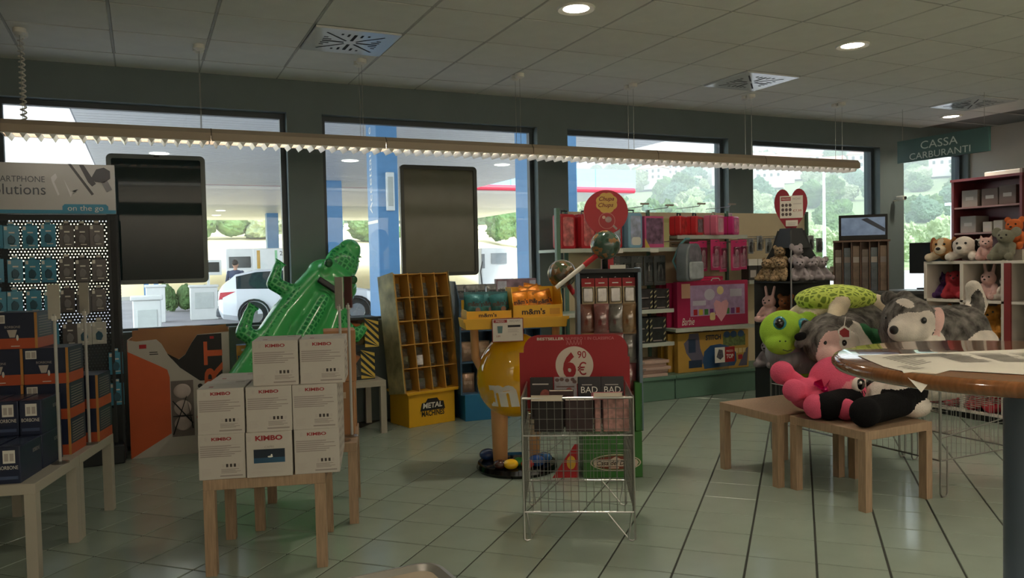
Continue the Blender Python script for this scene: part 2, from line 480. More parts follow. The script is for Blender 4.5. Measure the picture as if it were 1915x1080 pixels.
ob('column_lamp_lens', MB().box(-.02, -.468, 2.62, .08, -.455, 3.18), mat('lamp_lens', (190, 190, 180), .15), c, bevel=.01)
column(6.55, 29.8, .6, .6, 'blue column at the left edge of the second window')
column(7.0, 48.2, .66, .66, 'distant blue column rising behind the fuel pumps')
c = column(5.75, 11.0, .68, .8, 'broad near blue column at the right edge of the second window')
ob('notice', MB().rect(-.1, 1.98, .02, 2.12, -.405), INKW, c, smooth=0)

# fuel pumps, kiosk cabinets, car, person
m_pw = mat('pump_white', (232, 232, 228), .4, var=.03); m_scr = mat('screen_glass', (46, 54, 56), .12, var=.2)
t = thing('fuel_pump', 'white fuel pump with number 2 and a wide dark screen', 'pump', (3.35, 27.2, GZ), -12)
ob('cabinet', MB().box(-.85, -.3, 0, 1.0, .3, 2.12), m_pw, t, bevel=.03)
ob('head_panel', MB().box(0, -.36, 1.42, 1.0, -.3, 2.1), m_pw, t, bevel=.02)
ob('screen', MB().box(-.75, -.33, 1.5, -.08, -.3, 1.86), m_scr, t, bevel=.01)
pr = MB(); pr.rect(.12, 1.46, .22, 2.05, -.364, 0); pr.rect(.68, 1.46, .76, 2.05, -.364, 1)
ob('grade_stripe', pr, [mat('gold_stripe', (206, 160, 70), .5), mat('green_stripe', (140, 200, 150), .5)], t, smooth=0)
text(t, '2', FR(.88, -.364, 1.95), .14, INKK)
for x in (-.3, .2, .7):
    ob('nozzle', MB().tube([(x, -.4, 1.0), (x, -.42, 1.12), (x + .06, -.4, 1.2)], .04), BLACK, t)
    ob('hose', MB().tube([(x + .06, -.4, 1.2), (x + .1, -.5, .7), (x + .05, -.42, .3), (x, -.33, .5)], .02), BLACK, t)
t = thing('price_display', 'small grey framed display panel left of the fuel pump', 'sign', (1.95, 27.6, GZ))
ob('frame', MB().box(-.45, -.05, 1.28, .42, .05, 1.78), m_pw, t, bevel=.02)
ob('screen', MB().box(-.38, -.07, 1.38, .34, -.04, 1.7), m_scr, t)
ob('post', MB().box(-.04, -.04, 0, .04, .04, 1.3), m_pw, t)
t = thing('fuel_pump', 'white fuel pump with a small grey screen right of the dark board', 'pump', (11.3, 25.6, GZ), -10)
ob('cabinet', MB().box(-.55, -.3, 0, .6, .3, 2.0), m_pw, t, bevel=.03)
ob('screen', MB().box(-.2, -.33, 1.45, .35, -.29, 1.82), mat('pump_screen_grey', (140, 144, 146), .2), t)
ob('hose', MB().tube([(-.5, -.36, 1.7), (-.62, -.42, 1.2), (-.55, -.4, .5)], .025), BLACK, t)
ob('nozzle', MB().box(-.56, -.4, 1.3, -.46, -.31, 1.8), mat('pump_grey', (120, 122, 124), .5), t)
def cabinet_out(x, y, w, d, h, label, panel=None):
    t = thing('service_cabinet', label, 'cabinet', (x, y, GZ))
    ob('body', MB().box(-w / 2, -d / 2, 0, w / 2, d / 2, h), m_pw, t, bevel=.02)
    ob('lid', MB().box(-w / 2 - .03, -d / 2 - .03, h, w / 2 + .03, d / 2 + .03, h + .07), m_pw, t, bevel=.015)
    if panel: ob('door', MB().box(-w * .35, -d / 2 - .015, h * .35, w * .35, -d / 2, h * .85), mat('cabinet_panel', panel, .5), t, bevel=.008)
cabinet_out(.05, 14.2, .42, .4, 1.0, 'white service cabinet outside close to the first window', (206, 210, 205))
cabinet_out(1.62, 25.0, .75, .5, .95, 'pale grey service cabinet behind the white car', (205, 215, 230))
cabinet_out(.32, 24.6, .5, .5, 1.0, 'slim white cabinet standing left of the clipped bushes')
t = thing('forecourt_signpost', 'short pair of blue posts beyond the white cabinet', 'post', (.1, 27, GZ))
for x in (0, .28): ob('post', MB().box(x - .07, -.05, 0, x + .07, .05, 1.55), m_col, t)

def car():
    t = thing('car', 'white hatchback parked under the canopy outside', 'car', (1.72, 21.2, GZ), -5)
    # stations along x: (x, half width, z bottom, z belt, cabin half width, z roof)
    st = [(0, .62, .38, .86, .5, .9), (.1, .78, .25, .95, .56, 1.06), (.42, .84, .2, .98, .6, 1.33), (.9, .86, .19, .97, .63, 1.43), (1.6, .87, .19, .95, .64, 1.46),
          (2.2, .87, .19, .93, .63, 1.42), (2.75, .86, .19, .92, .62, 1.22), (3.05, .85, .19, .91, .6, .98), (3.6, .82, .2, .84, .55, .88), (4.0, .74, .24, .7, .5, .74), (4.15, .6, .34, .58, .4, .6)]
    body = MB(); gl = MB(); rows = []
    for x, w, zb, zt, cw, zr in st:
        half = [(w * .85, zb), (w, zb + .12), (w * 1.0, (zb + zt) / 2 + .06), (w * .97, zt), (cw, zr - .05), (cw * .8, zr)]
        ring = [(x, -a, b) for a, b in half] + [(x, a, b) for a, b in reversed(half)]
        rows.append(ring)
    n = 12
    for i in range(len(rows) - 1):
        for j in range(n):
            q4 = (rows[i][j], rows[i][(j + 1) % n], rows[i + 1][(j + 1) % n], rows[i + 1][j])
            win = (j in (3, 7) and 2 <= i <= 5) or (j == 5 and i in (1, 6)) or (j == 5 and i == 5)
            (gl if win else body).add([q4[0], q4[3], q4[2], q4[1]], [(0, 1, 2, 3)])
    body.add(rows[0], [tuple(range(n))]); body.add(rows[-1], [tuple(range(n - 1, -1, -1))])
    ob('body', body, mat('white_car_paint', (236, 238, 242), .15, var=0, coat=1), t, smooth=50)
    ob('window', gl, mat('car_glass', (38, 52, 54), .05, var=.1), t, smooth=50)
    tyre = MB().lathe([(.2, -.1), (.31, -.1), (.33, -.06), (.33, .06), (.31, .1), (.2, .1)], 24).mesh('wheel', [BLACK])
    rim = MB().lathe([(0, -.09), (.05, -.09), (.06, -.07), (.2, -.07), (.21, -.1)], 24)
    for a in range(5):
        rim.box(.04, -.025, -.095, .2, .025, -.075, 0, Matrix.Rotation(a * 2 * PI / 5, 4, 'Z'))
    rim = rim.mesh('rim', [ALU])
    for x in (.82, 3.33):
        for s in (-1, 1):
            M = Matrix.Translation((x, s * .79, .33)) @ Matrix.Rotation(-s * -PI / 2, 4, 'X')
            wv = ob('wheel', tyre, parent=t, M=M); ob('rim', rim, parent=wv)
            ob('wheel_arch', MB().lathe([(.34, 0), (.39, 0), (.39, .1), (.34, .1)], 20, 0, Matrix.Translation((x, s * .79 + (.05 if s < 0 else .05) * s - .05, .34)) @ Matrix.Rotation(PI / 2, 4, 'X') @ Matrix.Translation((0, 0, -.05))), BLACK, t)
    for s in (-1, 1):
        ob('tail_light', MB().slab([(-.02, .72), (.34, .83), (.4, .92), (.02, .9)], -.02, .02, 0, Matrix.Translation((.03, s * .74, .0)) @ Matrix.Rotation(s * .15, 4, 'Z')), mat('tail_lamp_red', (200, 40, 56), .15), t)
        ob('headlight', MB().ell((3.95, s * .62, .66), (.14, .12, .07), 12, 8), CLEAR, t)
        ob('mirror', MB().ell((2.75, s * .95, .98), (.06, .1, .07), 12, 8), mat('white_car_paint', (236, 238, 242)), t)
    ob('licence_plate', MB().box(-.02, -.26, .55, .02, .26, .67), INKW, t)
    ob('bumper', MB().box(-.06, -.6, .3, .1, .6, .46), mat('bumper_grey', (90, 94, 98), .5), t, bevel=.03)
car()

m_skin = mat('skin', (196, 150, 124), .6, var=.04); m_shirt = mat('navy_shirt', (58, 70, 96), .8); m_trou = mat('dark_trousers', (48, 50, 58), .8); m_hair = mat('dark_hair', (40, 34, 32), .7); m_shoe = mat('dark_shoe', (34, 32, 32), .5)
pb = [('c', (-.1, 0, .09), (-.1, 0, .48), .052, .07, 2), ('c', (-.1, 0, .48), (-.09, 0, .86), .07, .095, 2), ('c', (.1, .02, .09), (.1, .02, .48), .052, .07, 2), ('c', (.1, .02, .48), (.09, 0, .86), .07, .095, 2),
      ('e', (-.1, -.05, .05), (.05, .13, .05), 4), ('e', (.1, -.03, .05), (.05, .13, .05), 4),
      ('e', (0, 0, .93), (.17, .12, .14), 2), ('e', (0, 0, 1.12), (.165, .115, .2), 1), ('e', (0, 0, 1.28), (.19, .12, .16), 1), ('e', (0, 0, 1.38), (.2, .09, .06), 1),
      ('c', (0, 0, 1.4), (0, -.01, 1.5), .055, .05, 0), ('e', (0, -.015, 1.6), (.078, .098, .118), 0), ('e', (0, .01, 1.64), (.084, .1, .098), 3), ('e', (0, -.115, 1.58), (.014, .02, .02), 0),
      ('e', (-.08, -.01, 1.59), (.014, .022, .03), 0), ('e', (.08, -.01, 1.59), (.014, .022, .03), 0)]
for s in (-1, 1):
    pb += [('c', (s * .2, 0, 1.37), (s * .25, .03, 1.12), .055, .045, 1), ('c', (s * .25, .03, 1.12), (s * .24, -.08, .9), .042, .03, 0), ('e', (s * .24, -.1, .85), (.02, .035, .045), 0)]
    for f in range(4): pb.append(('c', (s * .24, -.08 - .018 * f, .83), (s * .235, -.075 - .02 * f, .755 - .01 * (f in (1, 2))), .009, .008, 0))
    pb.append(('c', (s * .23, -.125, .87), (s * .22, -.15, .81), .011, .009, 0))
pm = blob('body', pb, [m_skin, m_shirt, m_trou, m_hair, m_shoe], vox=.009, smooth=3)
p = thing('person', 'person in a dark blue shirt standing behind the white car', 'person', (2.42, 23.9, GZ), 150)
ob('body', pm, parent=p)
for s in (-1, 1): ob('eye', MB().ell((s * .032, -.103, 1.605), (.012, .008, .01), 8, 6), INKK, p)

# vegetation
m_leafs = [mat('leaf_deep', (92, 122, 70), .8, scale=2, var=.35, bump=.8, bscale=3), mat('leaf_pale', (156, 170, 134), .8, scale=2, var=.3, bump=.8, bscale=3), mat('leaf_blue', (98, 128, 100), .8, scale=2, var=.3, bump=.8, bscale=3)]
m_bark = mat('bark', (110, 94, 76), .9)
def crown_mesh(seed, n, m, flat=1.0):
    rr = random.Random(seed); bm = bmesh.new()
    for i in range(n):
        a = rr.random() * 2 * PI; r = .62 * rr.random() ** .5; z = .55 + rr.uniform(-.3, .42)
        s = rr.uniform(.3, .5)
        bmesh.ops.create_icosphere(bm, subdivisions=4, radius=s, matrix=Matrix.Translation((r * math.cos(a), r * math.sin(a), z)) @ Matrix.Diagonal((1, 1, flat, 1)))
    for v in bm.verts:
        d = noise.noise(v.co * 5 + Vector((seed, 0, 0))) * .15 + noise.noise(v.co * 15) * .1 + noise.noise(v.co * 34) * .07
        c = v.co - Vector((0, 0, .6)); v.co += c.normalized() * d
        if v.co.z < .06: v.co.z = .06
    me = bpy.data.meshes.new('crown'); bm.to_mesh(me); bm.free(); me.materials.append(m)
    return me
crowns = [crown_mesh(k, 9, m_leafs[k % 3]) for k in range(6)]
trunk_me = MB().tube([(0, 0, -.1), (.02, 0, .2), (0, 0, .5)], [.06, .05, .03], 8).mesh('trunk', [m_bark])
def tree(x, y, s, hgt, label, grp, k):
    t = thing('tree', label, 'tree', (x, y, (field_z(x, y) if y > 45 else GZ) - .12 * hgt), rnd.random() * 360, grp); t.scale = (s, s, hgt)
    ob('crown', crowns[k % 6], parent=t); ob('trunk', trunk_me, parent=t)
def bush(x, y, s, hgt, label, grp, k):
    t = ob('bush', crowns[k % 6]); t.location = (x, y, (field_z(x, y) if y > 45 else GZ) - .05 * hgt); t.scale = (s, s, hgt); t.rotation_euler = (0, 0, rnd.random() * 6)
    tag(t, label, 'bush', grp)
for i, x in enumerate((1.0, 2.0, 3.1)): bush(x, 30.5, .62, .75, ['clipped bush left of the gap by the pump island', 'middle clipped bush by the pump island', 'clipped bush nearest the grey service cabinet'][i], 'clipped bushes by the pump island', i * 2)
bush(10.5, 29, .7, .7, 'low round bush seen between the blue columns', 'clipped bushes by the pump island', 2)
for i in range(16):
    x = 6 + i * 4.6 + rnd.uniform(-1, 1); bush(x, 73 + rnd.uniform(-2, 3), rnd.uniform(2.4, 3.4), rnd.uniform(2, 3), 'wild bush in the hedge row crossing the dry field', 'hedge row across the field', i)
for i in range(20):
    x = 7 + i * 4.0 + rnd.uniform(-1.2, 1.2); tree(x, 108 + rnd.uniform(-3, 5), rnd.uniform(4.2, 5.4), rnd.uniform(6, 8), 'leafy tree in the row along the top of the dry field', 'trees along the top of the field', i)
ht = 0
for i in range(150):
    a = R(rnd.uniform(30, 61)); r = 130 + 300 * ((i + rnd.random()) / 150) ** .75
    x, y = r * math.sin(a), r * math.cos(a)
    s = rnd.uniform(3.6, 5.6) * (.6 + r / 500)
    tree(x, y, s, s * rnd.uniform(.9, 1.2), 'hazy green tree on the far hillside', 'trees on the far hillside', i)
for i in range(26):
    a = R(rnd.uniform(33, 58)); r = rnd.uniform(72, 125)
    tree(r * math.sin(a), r * math.cos(a), rnd.uniform(2.4, 3.6), rnd.uniform(3.2, 4.6), 'pale feathery tree at the foot of the hill', 'trees at the foot of the hill', 1 + 3 * (i % 2))
m_hw = mat('house_wall', (250, 244, 238), .8, var=.04); m_hr = mat('house_roof_tile', (206, 150, 128), .8, scale=3)
m_hwin = mat('house_window', (90, 98, 104), .3)
def house_src():
    t = thing('house', '', 'house'); 
    ob('wall', MB().box(-6, -4, -4, 6, 4, 5.5), m_hw, t, smooth=0)
    ob('roof', MB().add([(-6.6, -4.7, 5.4), (6.6, -4.7, 5.4), (6.6, 4.7, 5.4), (-6.6, 4.7, 5.4), (-5, 0, 7.6), (5, 0, 7.6)], [(0, 1, 5, 4), (2, 3, 4, 5), (1, 2, 5), (3, 0, 4), (3, 2, 1, 0)]), m_hr, t, smooth=0)
    for x in (-4.2, -1.4, 1.4, 4.2):
        for z in (.8, 3.4): ob('window', MB().box(x - .5, -4.08, z, x + .5, -3.95, z + 1.3), m_hwin, t, smooth=0)
    return t
HS = Many(house_src())
for i, (px, r) in enumerate([(1225, 330), (1262, 350), (1335, 372), (1352, 330), (1425, 360), (1452, 335), (1480, 372), (1507, 345), (1560, 335), (1622, 338), (1440, 318), (1380, 390), (1735, 385), (1770, 330), (1800, 360)]):
    r *= .82; a = _y + math.atan((px - 957) / 1480); x, y = r * math.sin(a), r * math.cos(a)
    HS.put('pale house with a tiled roof among trees on the far hill', (x, y, field_z(x, y) + 3.2), rnd.uniform(-60, -15), 'houses on the far hill', rnd.uniform(.6, .85))
def mast(x, y, h, label):
    t = thing('light_pole', label, 'pole', (x, y, field_z(x, y) if y > 45 else GZ), 0)
    ob('pole', MB().tube([(0, 0, 0), (0, 0, h)], [.14, .09], 10), mat('galvanised', (206, 214, 214), .5), t)
    ob('lamp_head', MB().box(-.5, -.15, h - .1, .5, .15, h + .08), mat('galvanised', (206, 214, 214), .5), t)
mast(46.5, 44, 8.1, 'tall thin pale lamp post on the forecourt behind the heart sign')
mast(47, 34, 4.6, 'short pale lamp post seen in the last window')
mast(33.5, 60, 5.0, 'slim white pole in the field right of the dark board')

# thin haze in the air over the fields and the far hill
vm = bpy.data.materials.new('thin_haze'); vm.use_nodes = True
nt = vm.node_tree; nt.nodes.remove(nt.nodes['Principled BSDF'])
vs_ = nt.nodes.new('ShaderNodeVolumeScatter'); vs_.inputs['Color'].default_value = (.90, .97, 1, 1); vs_.inputs['Density'].default_value = .0043; vs_.inputs['Anisotropy'].default_value = .2
nt.links.new(vs_.outputs[0], nt.nodes['Material Output'].inputs['Volume'])
hz_ = ob('haze', MB().box(-150, 58, -3, 640, 640, 95), vm, smooth=0, kind='stuff')
tag(hz_, 'pale haze hanging over the fields and the far hill', 'haze')

# ---------------------------------------------------------------- ceiling fittings
m_glow = mat('lamp_glow', (255, 240, 214), .5, var=0, emit=14)
def downlight(x, y, label, seen=True):
    t = thing('downlight', label, 'lamp', (x, y, H - .001), 0, 'recessed round ceiling lamps')
    ob('trim_ring', MB().lathe([(.085, .004), (.085, -.004), (.118, -.012), (.124, 0), (.124, .004)], 32), WHITE, t)
    ob('lamp', MB().lathe([(0, -.003), (.086, -.003), (.086, .002), (0, .002)], 32), m_glow, t)
    l = bpy.data.objects.new('lamp_light', bpy.data.lights.new('lamp_light', 'AREA')); COL.objects.link(l); l.parent = t
    l.data.shape = 'DISK'; l.data.size = .16; l.data.energy = 9; l.data.color = (1, .86, .68); l.location = (0, 0, -.03); l.data.spread = R(130)
downlight(2.6, 4.5, 'lit round ceiling lamp nearest the camera at the top middle')
downlight(5.07, 4.5, 'lit round ceiling lamp above and right of the middle air vent')
downlight(7.54, 4.55, 'lit round ceiling lamp cut by the right edge of the picture')
downlight(8.82, 6.39, 'lit round ceiling lamp by the hanging fuel desk sign')
for x, y, lb in ((.1, 1.2, 'first'), (2.6, 1.2, 'second'), (5.07, 1.2, 'third'), (7.5, 1.2, 'fourth')): downlight(x, y, 'unseen round ceiling lamp added as fill light, %s from the left' % lb)  # extra lamps added out of view as fill for the interior
t = thing('added_fill_light', 'added unseen trough lamp bouncing fill light off the wall behind the camera', 'lamp', (3.5, -2.0, 2.55))  # added lamp, never in view, that raises the brightness of the whole room
ob('trough', MB().box(-5.5, -.02, -.12, 5.5, .06, .12), WHITE, t, smooth=0)
for x in (-4, 0, 4): ob('suspension_wire', MB().tube([(x, .02, .12), (x, .02, H - 2.55)], .003, 5), ALU, t)
l = bpy.data.objects.new('lamp_light', bpy.data.lights.new('lamp_light', 'AREA')); COL.objects.link(l); l.parent = t
l.data.shape = 'RECTANGLE'; l.data.size = 10.8; l.data.size_y = .2; l.data.energy = 230; l.data.color = (1, .985, .95); l.location = (0, -.04, 0); l.rotation_euler = (-PI / 2, 0, 0)

m_vent = mat('vent_white_enamel', (226, 228, 226), .12, var=0)
vp = MB(); vp.box(-.3, -.3, -.012, .3, .3, .004)
vp = vp.mesh('face_plate', [m_vent], smooth=0)
vs = MB()
for k in range(4):
    M = Matrix.Rotation(k * PI / 2, 4, 'Z')
    vs.box(.045, -.011, -.0135, .2, .011, -.0125, 0, M)
    for s in (-1, 1):
        for q in (1, 2): vs.box(.115 + .03 * q, s * q * .047 - .008, -.0135, .205, s * q * .047 + .008, -.0125, 0, M)
    vs.box(.05, -.007, -.0135, .29, .007, -.0125, 0, M @ Matrix.Rotation(PI / 4, 4, 'Z'))
vs = vs.mesh('slot', [mat('vent_slot', (22, 24, 24), .7)], smooth=0)
for (x, y), lb in zip(VENTS, ('square swirl air vent nearest the left, over the coffee cartons', 'square swirl air vent in the middle of the ceiling', 'square swirl air vent above the hanging fuel desk sign')):
    t = thing('ceiling_vent', lb, 'vent', (x, y, H), 0, 'swirl air vents')
    ob('face_plate', vp, parent=t); ob('slot', vs, parent=t)

# long suspended louvred light
FX0, FX1, FY, FZ = -.82, 7.05, 6.27, 2.34
t = thing('linear_light_fixture', 'long beige louvred light hanging on wires across the windows', 'light fixture', (FX0, FY, FZ))
m_hous = mat('beige_housing', (176, 160, 140), .4, var=.02); m_lou = mat('louvre_white', (246, 246, 244), .3, 0, var=0)
n = 6; sl = (FX1 - FX0) / n
sec = [(-.1, .018), (-.1, .07), (-.07, .105), (.07, .105), (.1, .07), (.1, .018), (.085, .012), (.085, .06), (-.085, .06), (-.085, .012)]
vs = [(0, a, b) for a, b in sec] + [(sl - .006, a, b) for a, b in sec]; k = len(sec)
fs = [(i, (i + 1) % k, (i + 1) % k + k, i + k) for i in range(k)]
hm = MB().add(vs, fs).mesh('housing', [m_hous], smooth=0)
lv = MB()
m_ = 15
for i in range(m_):
    x = (i + .5) * (sl - .01) / m_
    lv.add([(x - .022, -.092, .014), (x + .022, -.092, .014), (x, -.092, -.02), (x - .022, .092, .014), (x + .022, .092, .014), (x, .092, -.02)],
           [(0, 2, 1), (3, 4, 5), (0, 1, 4, 3), (1, 2, 5, 4), (2, 0, 3, 5)])
lv.box(0, -.094, .01, sl - .008, -.09, .02); lv.box(0, .09, .01, sl - .008, .094, .02)
lv = lv.mesh('louvre', [m_lou], smooth=0)
m_tube = mat('tube_glow', (255, 250, 240), .5, var=0, emit=9)
tm = MB().tube([(.02, 0, .045), (sl - .03, 0, .045)], .013, 8).mesh('lamp_tube', [m_tube])
for i in range(n):
    h_ = ob('housing', hm, parent=t, M=Vector((sl * i, 0, 0))); ob('louvre', lv, parent=h_); ob('lamp_tube', tm, parent=h_)
    if i: ob('joint', MB().add([(sl * i - .004, a * 1.02, b + (.002 if b > .05 else 0)) for a, b in sec[:6]] + [(sl * i + .002, a * 1.02, b + (.002 if b > .05 else 0)) for a, b in sec[:6]], [(j, j + 1, j + 7, j + 6) for j in range(5)]), mat('joint_brown', (96, 84, 70), .6), t, smooth=0)  # narrow darker brown band around each section joint
for x in (-.004, FX1 - FX0 - .006):
    ob('end_cap', MB().add([(x, a, b) for a, b in sec[:6]] + [(x + .012, a, b) for a, b in sec[:6]], [(5, 4, 3, 2, 1, 0), (6, 7, 8, 9, 10, 11)] + [(j, (j + 1) % 6, (j + 1) % 6 + 6, j + 6) for j in range(6)]), m_hous, t, smooth=0)
cup = MB().lathe([(0, 0), (.04, 0), (.04, -.03), (.015, -.045), (0, -.045)], 16).mesh('ceiling_cup', [WHITE])
for x in (-.69, .43, 1.63, 3.02, 4.19, 5.6, 6.85):
    for dy in (-.045, .045):
        ob('ceiling_cup', cup, parent=t, M=Vector((x - FX0, dy, H - FZ)))
        ob('suspension_wire', MB().tube([(x - FX0, dy, H - FZ - .04), (x - FX0, dy, .1)], .0022, 5), ALU, t)
cc = [(0.13 - .0 + .018 * math.cos(a * .9), .0 + .018 * math.sin(a * .9), H - FZ - .05 - a * .0051) for a in range(0, 112)]
cc += [(.13, 0, .12), (.16, 0, .1)]
ob('coiled_cord', MB().tube(cc, .0055, 6), mat('white_cord', (210, 206, 196), .5), t)

# hanging sign
t = thing('hanging_sign', 'dark green hanging sign with pale lettering under the ceiling', 'sign', (7.85, 5.8, 2.45))
ob('panel', MB().box(-.015, -.54, 0, .015, .54, .25), mat('sign_green', (52, 88, 84), .4, var=.03), t, bevel=.003)
m_slet = mat('sign_lettering', (198, 210, 204), .5, var=0)
text(t, 'CASSA', LX(-.017, .02, .165), .085, m_slet, .44)
text(t, 'CARBURANTI', LX(-.017, .02, .055), .072, m_slet, .72)
for y in (-.48, .48): ob('suspension_wire', MB().tube([(0, y, .25), (0, y, H - 2.45)], .003, 5), ALU, t)

t = thing('security_camera', 'small white security camera on the dark window pillar', 'camera', (8.72, 7.11, 2.1)); t.scale = (.55, .55, .55)
ob('bracket', MB().tube([(0, 0, 0), (0, -.08, 0), (.03, -.14, .04)], .018), WHITE, t)
ob('body', MB().box(-.06, -.3, 0, .06, -.1, .1), WHITE, t, bevel=.02)
ob('lens', MB().tube([(0, -.3, .05), (0, -.32, .05)], .035, 14), BLACK, t)

# boards hung against the first two windows
def board(x0, x1, z0, z1, label, mface, mfr):
    t = thing('display_board', label, 'board', ((x0 + x1) / 2, D - .07, z0))
    w, h = (x1 - x0) / 2, z1 - z0
    def rr(a, b, c, d, r, k=5):
        P = []
        for cx, cz, s in ((c - r, b + r, -90), (c - r, d - r, 0), (a + r, d - r, 90), (a + r, b + r, 180)):
            P += [(cx + r * math.cos(R(s + 90 * i / k)), cz + r * math.sin(R(s + 90 * i / k))) for i in range(k + 1)]
        return P
    o_ = rr(-w, 0, w, h, .04); i_ = rr(-w + .035, .035, w - .035, h - .035, .015); k = len(o_)
    f = MB(); vs = [(x, -.02, z) for x, z in o_] + [(x, -.02, z) for x, z in i_] + [(x, .02, z) for x, z in o_] + [(x, -.008, z) for x, z in i_]
    f.add(vs, [(j, (j + 1) % k, (j + 1) % k + k, j + k) for j in range(k)] + [((j + 1) % k, j, j + 2 * k, (j + 1) % k + 2 * k) for j in range(k)] + [(j + k, (j + 1) % k + k, (j + 1) % k + 3 * k, j + 3 * k) for j in range(k)] + [tuple(range(2 * k, 3 * k))[::-1]])
    ob('frame', f, mfr, t, smooth=30)
    ob('panel', MB().poly(i_, -.008), mface, t, smooth=0)
    for z in (h - .012, .012):
        ob('clip', MB().box(-.02, -.026, z - .008, .02, -.018, z + .008), BLACK, t, smooth=0)
    for sx in (-w + .1, w - .1):
        ob('suction_hook', MB().tube([(sx, .02, h - .06), (sx, .17, h - .06)], .012), CLEAR, t)
board(-.23, .5, 1.31, 2.35, 'dark glossy poster board hanging in the first window', mat('board_dark_gloss', (34, 48, 50), .03, var=.05, spec=.22), mat('board_frame_grey', (104, 112, 110), .4))
board(2.17, 2.93, 1.31, 2.34, 'olive grey poster board back hanging in the second window', mat('board_olive', (104, 104, 90), .08, var=.05, spec=.22), mat('board_frame_olive', (56, 60, 54), .4))

# ---------------------------------------------------------------- phone accessory stand, far left
def perf(name, rgb, pitch):
    m = bpy.data.materials.new(name); m.use_nodes = True
    nt = m.node_tree; N = nt.nodes; L = nt.links; b = N['Principled BSDF']
    b.inputs['Base Color'].default_value = (*S(*rgb), 1); b.inputs['Roughness'].default_value = .5
    tc = N.new('ShaderNodeTexCoord'); sp = N.new('ShaderNodeSeparateXYZ'); L.new(tc.outputs['Object'], sp.inputs[0])
    def M_(op, a, bb=None):
        n = N.new('ShaderNodeMath'); n.operation = op
        for i, v in enumerate((a, bb)):
            if v is None: continue
            if isinstance(v, (int, float)): n.inputs[i].default_value = v
            else: L.new(v, n.inputs[i])
        return n.outputs[0]
    x = M_('DIVIDE', M_('ADD', sp.outputs[0], sp.outputs[1]), pitch); z = M_('DIVIDE', sp.outputs[2], pitch)
    row = M_('MULTIPLY', M_('FLOORED_MODULO', M_('FLOOR', z), 2), .5)
    fx = M_('SUBTRACT', M_('FRACT', M_('ADD', x, row)), .5); fz = M_('SUBTRACT', M_('FRACT', z), .5)
    d = M_('SQRT', M_('ADD', M_('MULTIPLY', fx, fx), M_('MULTIPLY', fz, fz)))
    hole = M_('LESS_THAN', d, .23)
    tr = N.new('ShaderNodeBsdfTransparent'); mx = N.new('ShaderNodeMixShader')
    L.new(hole, mx.inputs[0]); L.new(b.outputs[0], mx.inputs[1]); L.new(tr.outputs[0], mx.inputs[2]); L.new(mx.outputs[0], N['Material Output'].inputs[0])
    MATS[name] = m
    return m
m_perf = perf('perforated_sheet', (44, 54, 60), .022)
t = thing('accessory_stand', 'tall dark perforated display stand with a grey header board', 'display stand', (-.16, 6.6, 0))
ob('back_panel', MB().quad((-1.5, .05, .12), (-.06, .05, .12), (-.06, .05, 1.84), (-1.5, .05, 1.84)), m_perf, t, smooth=0)
ob('side_panel', MB().quad((-.005, -.01, .04), (.012, .1, .04), (.012, .1, 1.7), (-.005, -.01, 1.7)), m_perf, t, smooth=0)
f = MB(); f.box(-.065, -.02, 0, -.045, .02, 1.84); f.box(-.01, -.012, 0, .004, .004, 1.84); f.box(-1.5, .03, 1.8, 0, .07, 1.84); f.box(-1.5, .03, 1.2, -.05, .048, 1.215); f.box(-.06, .045, 0, .01, .06, 1.84)
ob('upright', f, DKMETAL, t, smooth=0)
ob('base', MB().box(-1.5, -.12, 0, .0, .12, .14), DKMETAL, t, bevel=.01)
ob('lower_panel', MB().box(-1.5, .0, .14, -.05, .03, .4), DKMETAL, t, smooth=0)
ob('header_board', MB().box(-1.5, -.05, 1.84, 0, .03, 2.2), mat('header_grey', (196, 196, 196), .45, var=.02), t, bevel=.004)
m_hb = mat('header_blue', (64, 148, 184), .4, var=0)
hp = MB(); hp.rect(-1.5, 1.842, 0, 1.868, -.0515, 0)
tabp = [(-.345, 1.85), (-.05, 1.85), (-.05, 1.895), (-.065, 1.91), (-.33, 1.91), (-.345, 1.895)]
hp.poly(tabp, -.053, 0)
hp.slab([(-.3, 2.2), (-.28, 2.2), (-.14, 1.985), (-.155, 1.975)], -.052, -.0512, 1)
hp.slab([(-.23, 2.195), (-.2, 2.195), (-.125, 2.06), (-.15, 2.04), (-.175, 2.07)], -.052, -.0512, 1)
hp.slab([(-.155, 2.1), (-.12, 2.165), (-.07, 2.18), (-.03, 2.155), (-.03, 2.1), (-.07, 2.07), (-.13, 2.075)], -.053, -.0512, 1)
hp.slab([(-.09, 2.07), (-.05, 2.085), (-.02, 2.02), (-.055, 2.0)], -.053, -.0512, 2)
hp.slab([(-.41, 2.1), (-.38, 2.13), (-.37, 2.1), (-.39, 2.07), (-.36, 1.98), (-.37, 1.97), (-.405, 2.07)], -.052, -.0512, 3)
hp.slab([(-.33, 2.09), (-.29, 2.0), (-.25, 2.0), (-.24, 2.02), (-.28, 1.98), (-.29, 1.96)], -.052, -.0512, 3)
ob('header_print', hp, [m_hb, mat('print_charcoal', (92, 92, 98), .5, var=0), mat('print_grey', (140, 140, 146), .5, var=0), mat('print_pale', (224, 224, 228), .5, var=0)], t, smooth=0)
m_ht = mat('header_text', (98, 102, 112), .5, var=0)
text(t, 'SMARTPHONE', FR(-.448, -.052, 2.085), .042, m_ht, .335, align=1)
text(t, 'solutions', FR(-.445, -.052, 2.012), .075, m_ht, .36, align=1)
text(t, 'on the go', FR(-.197, -.0545, 1.876), .05, INKW, .23)

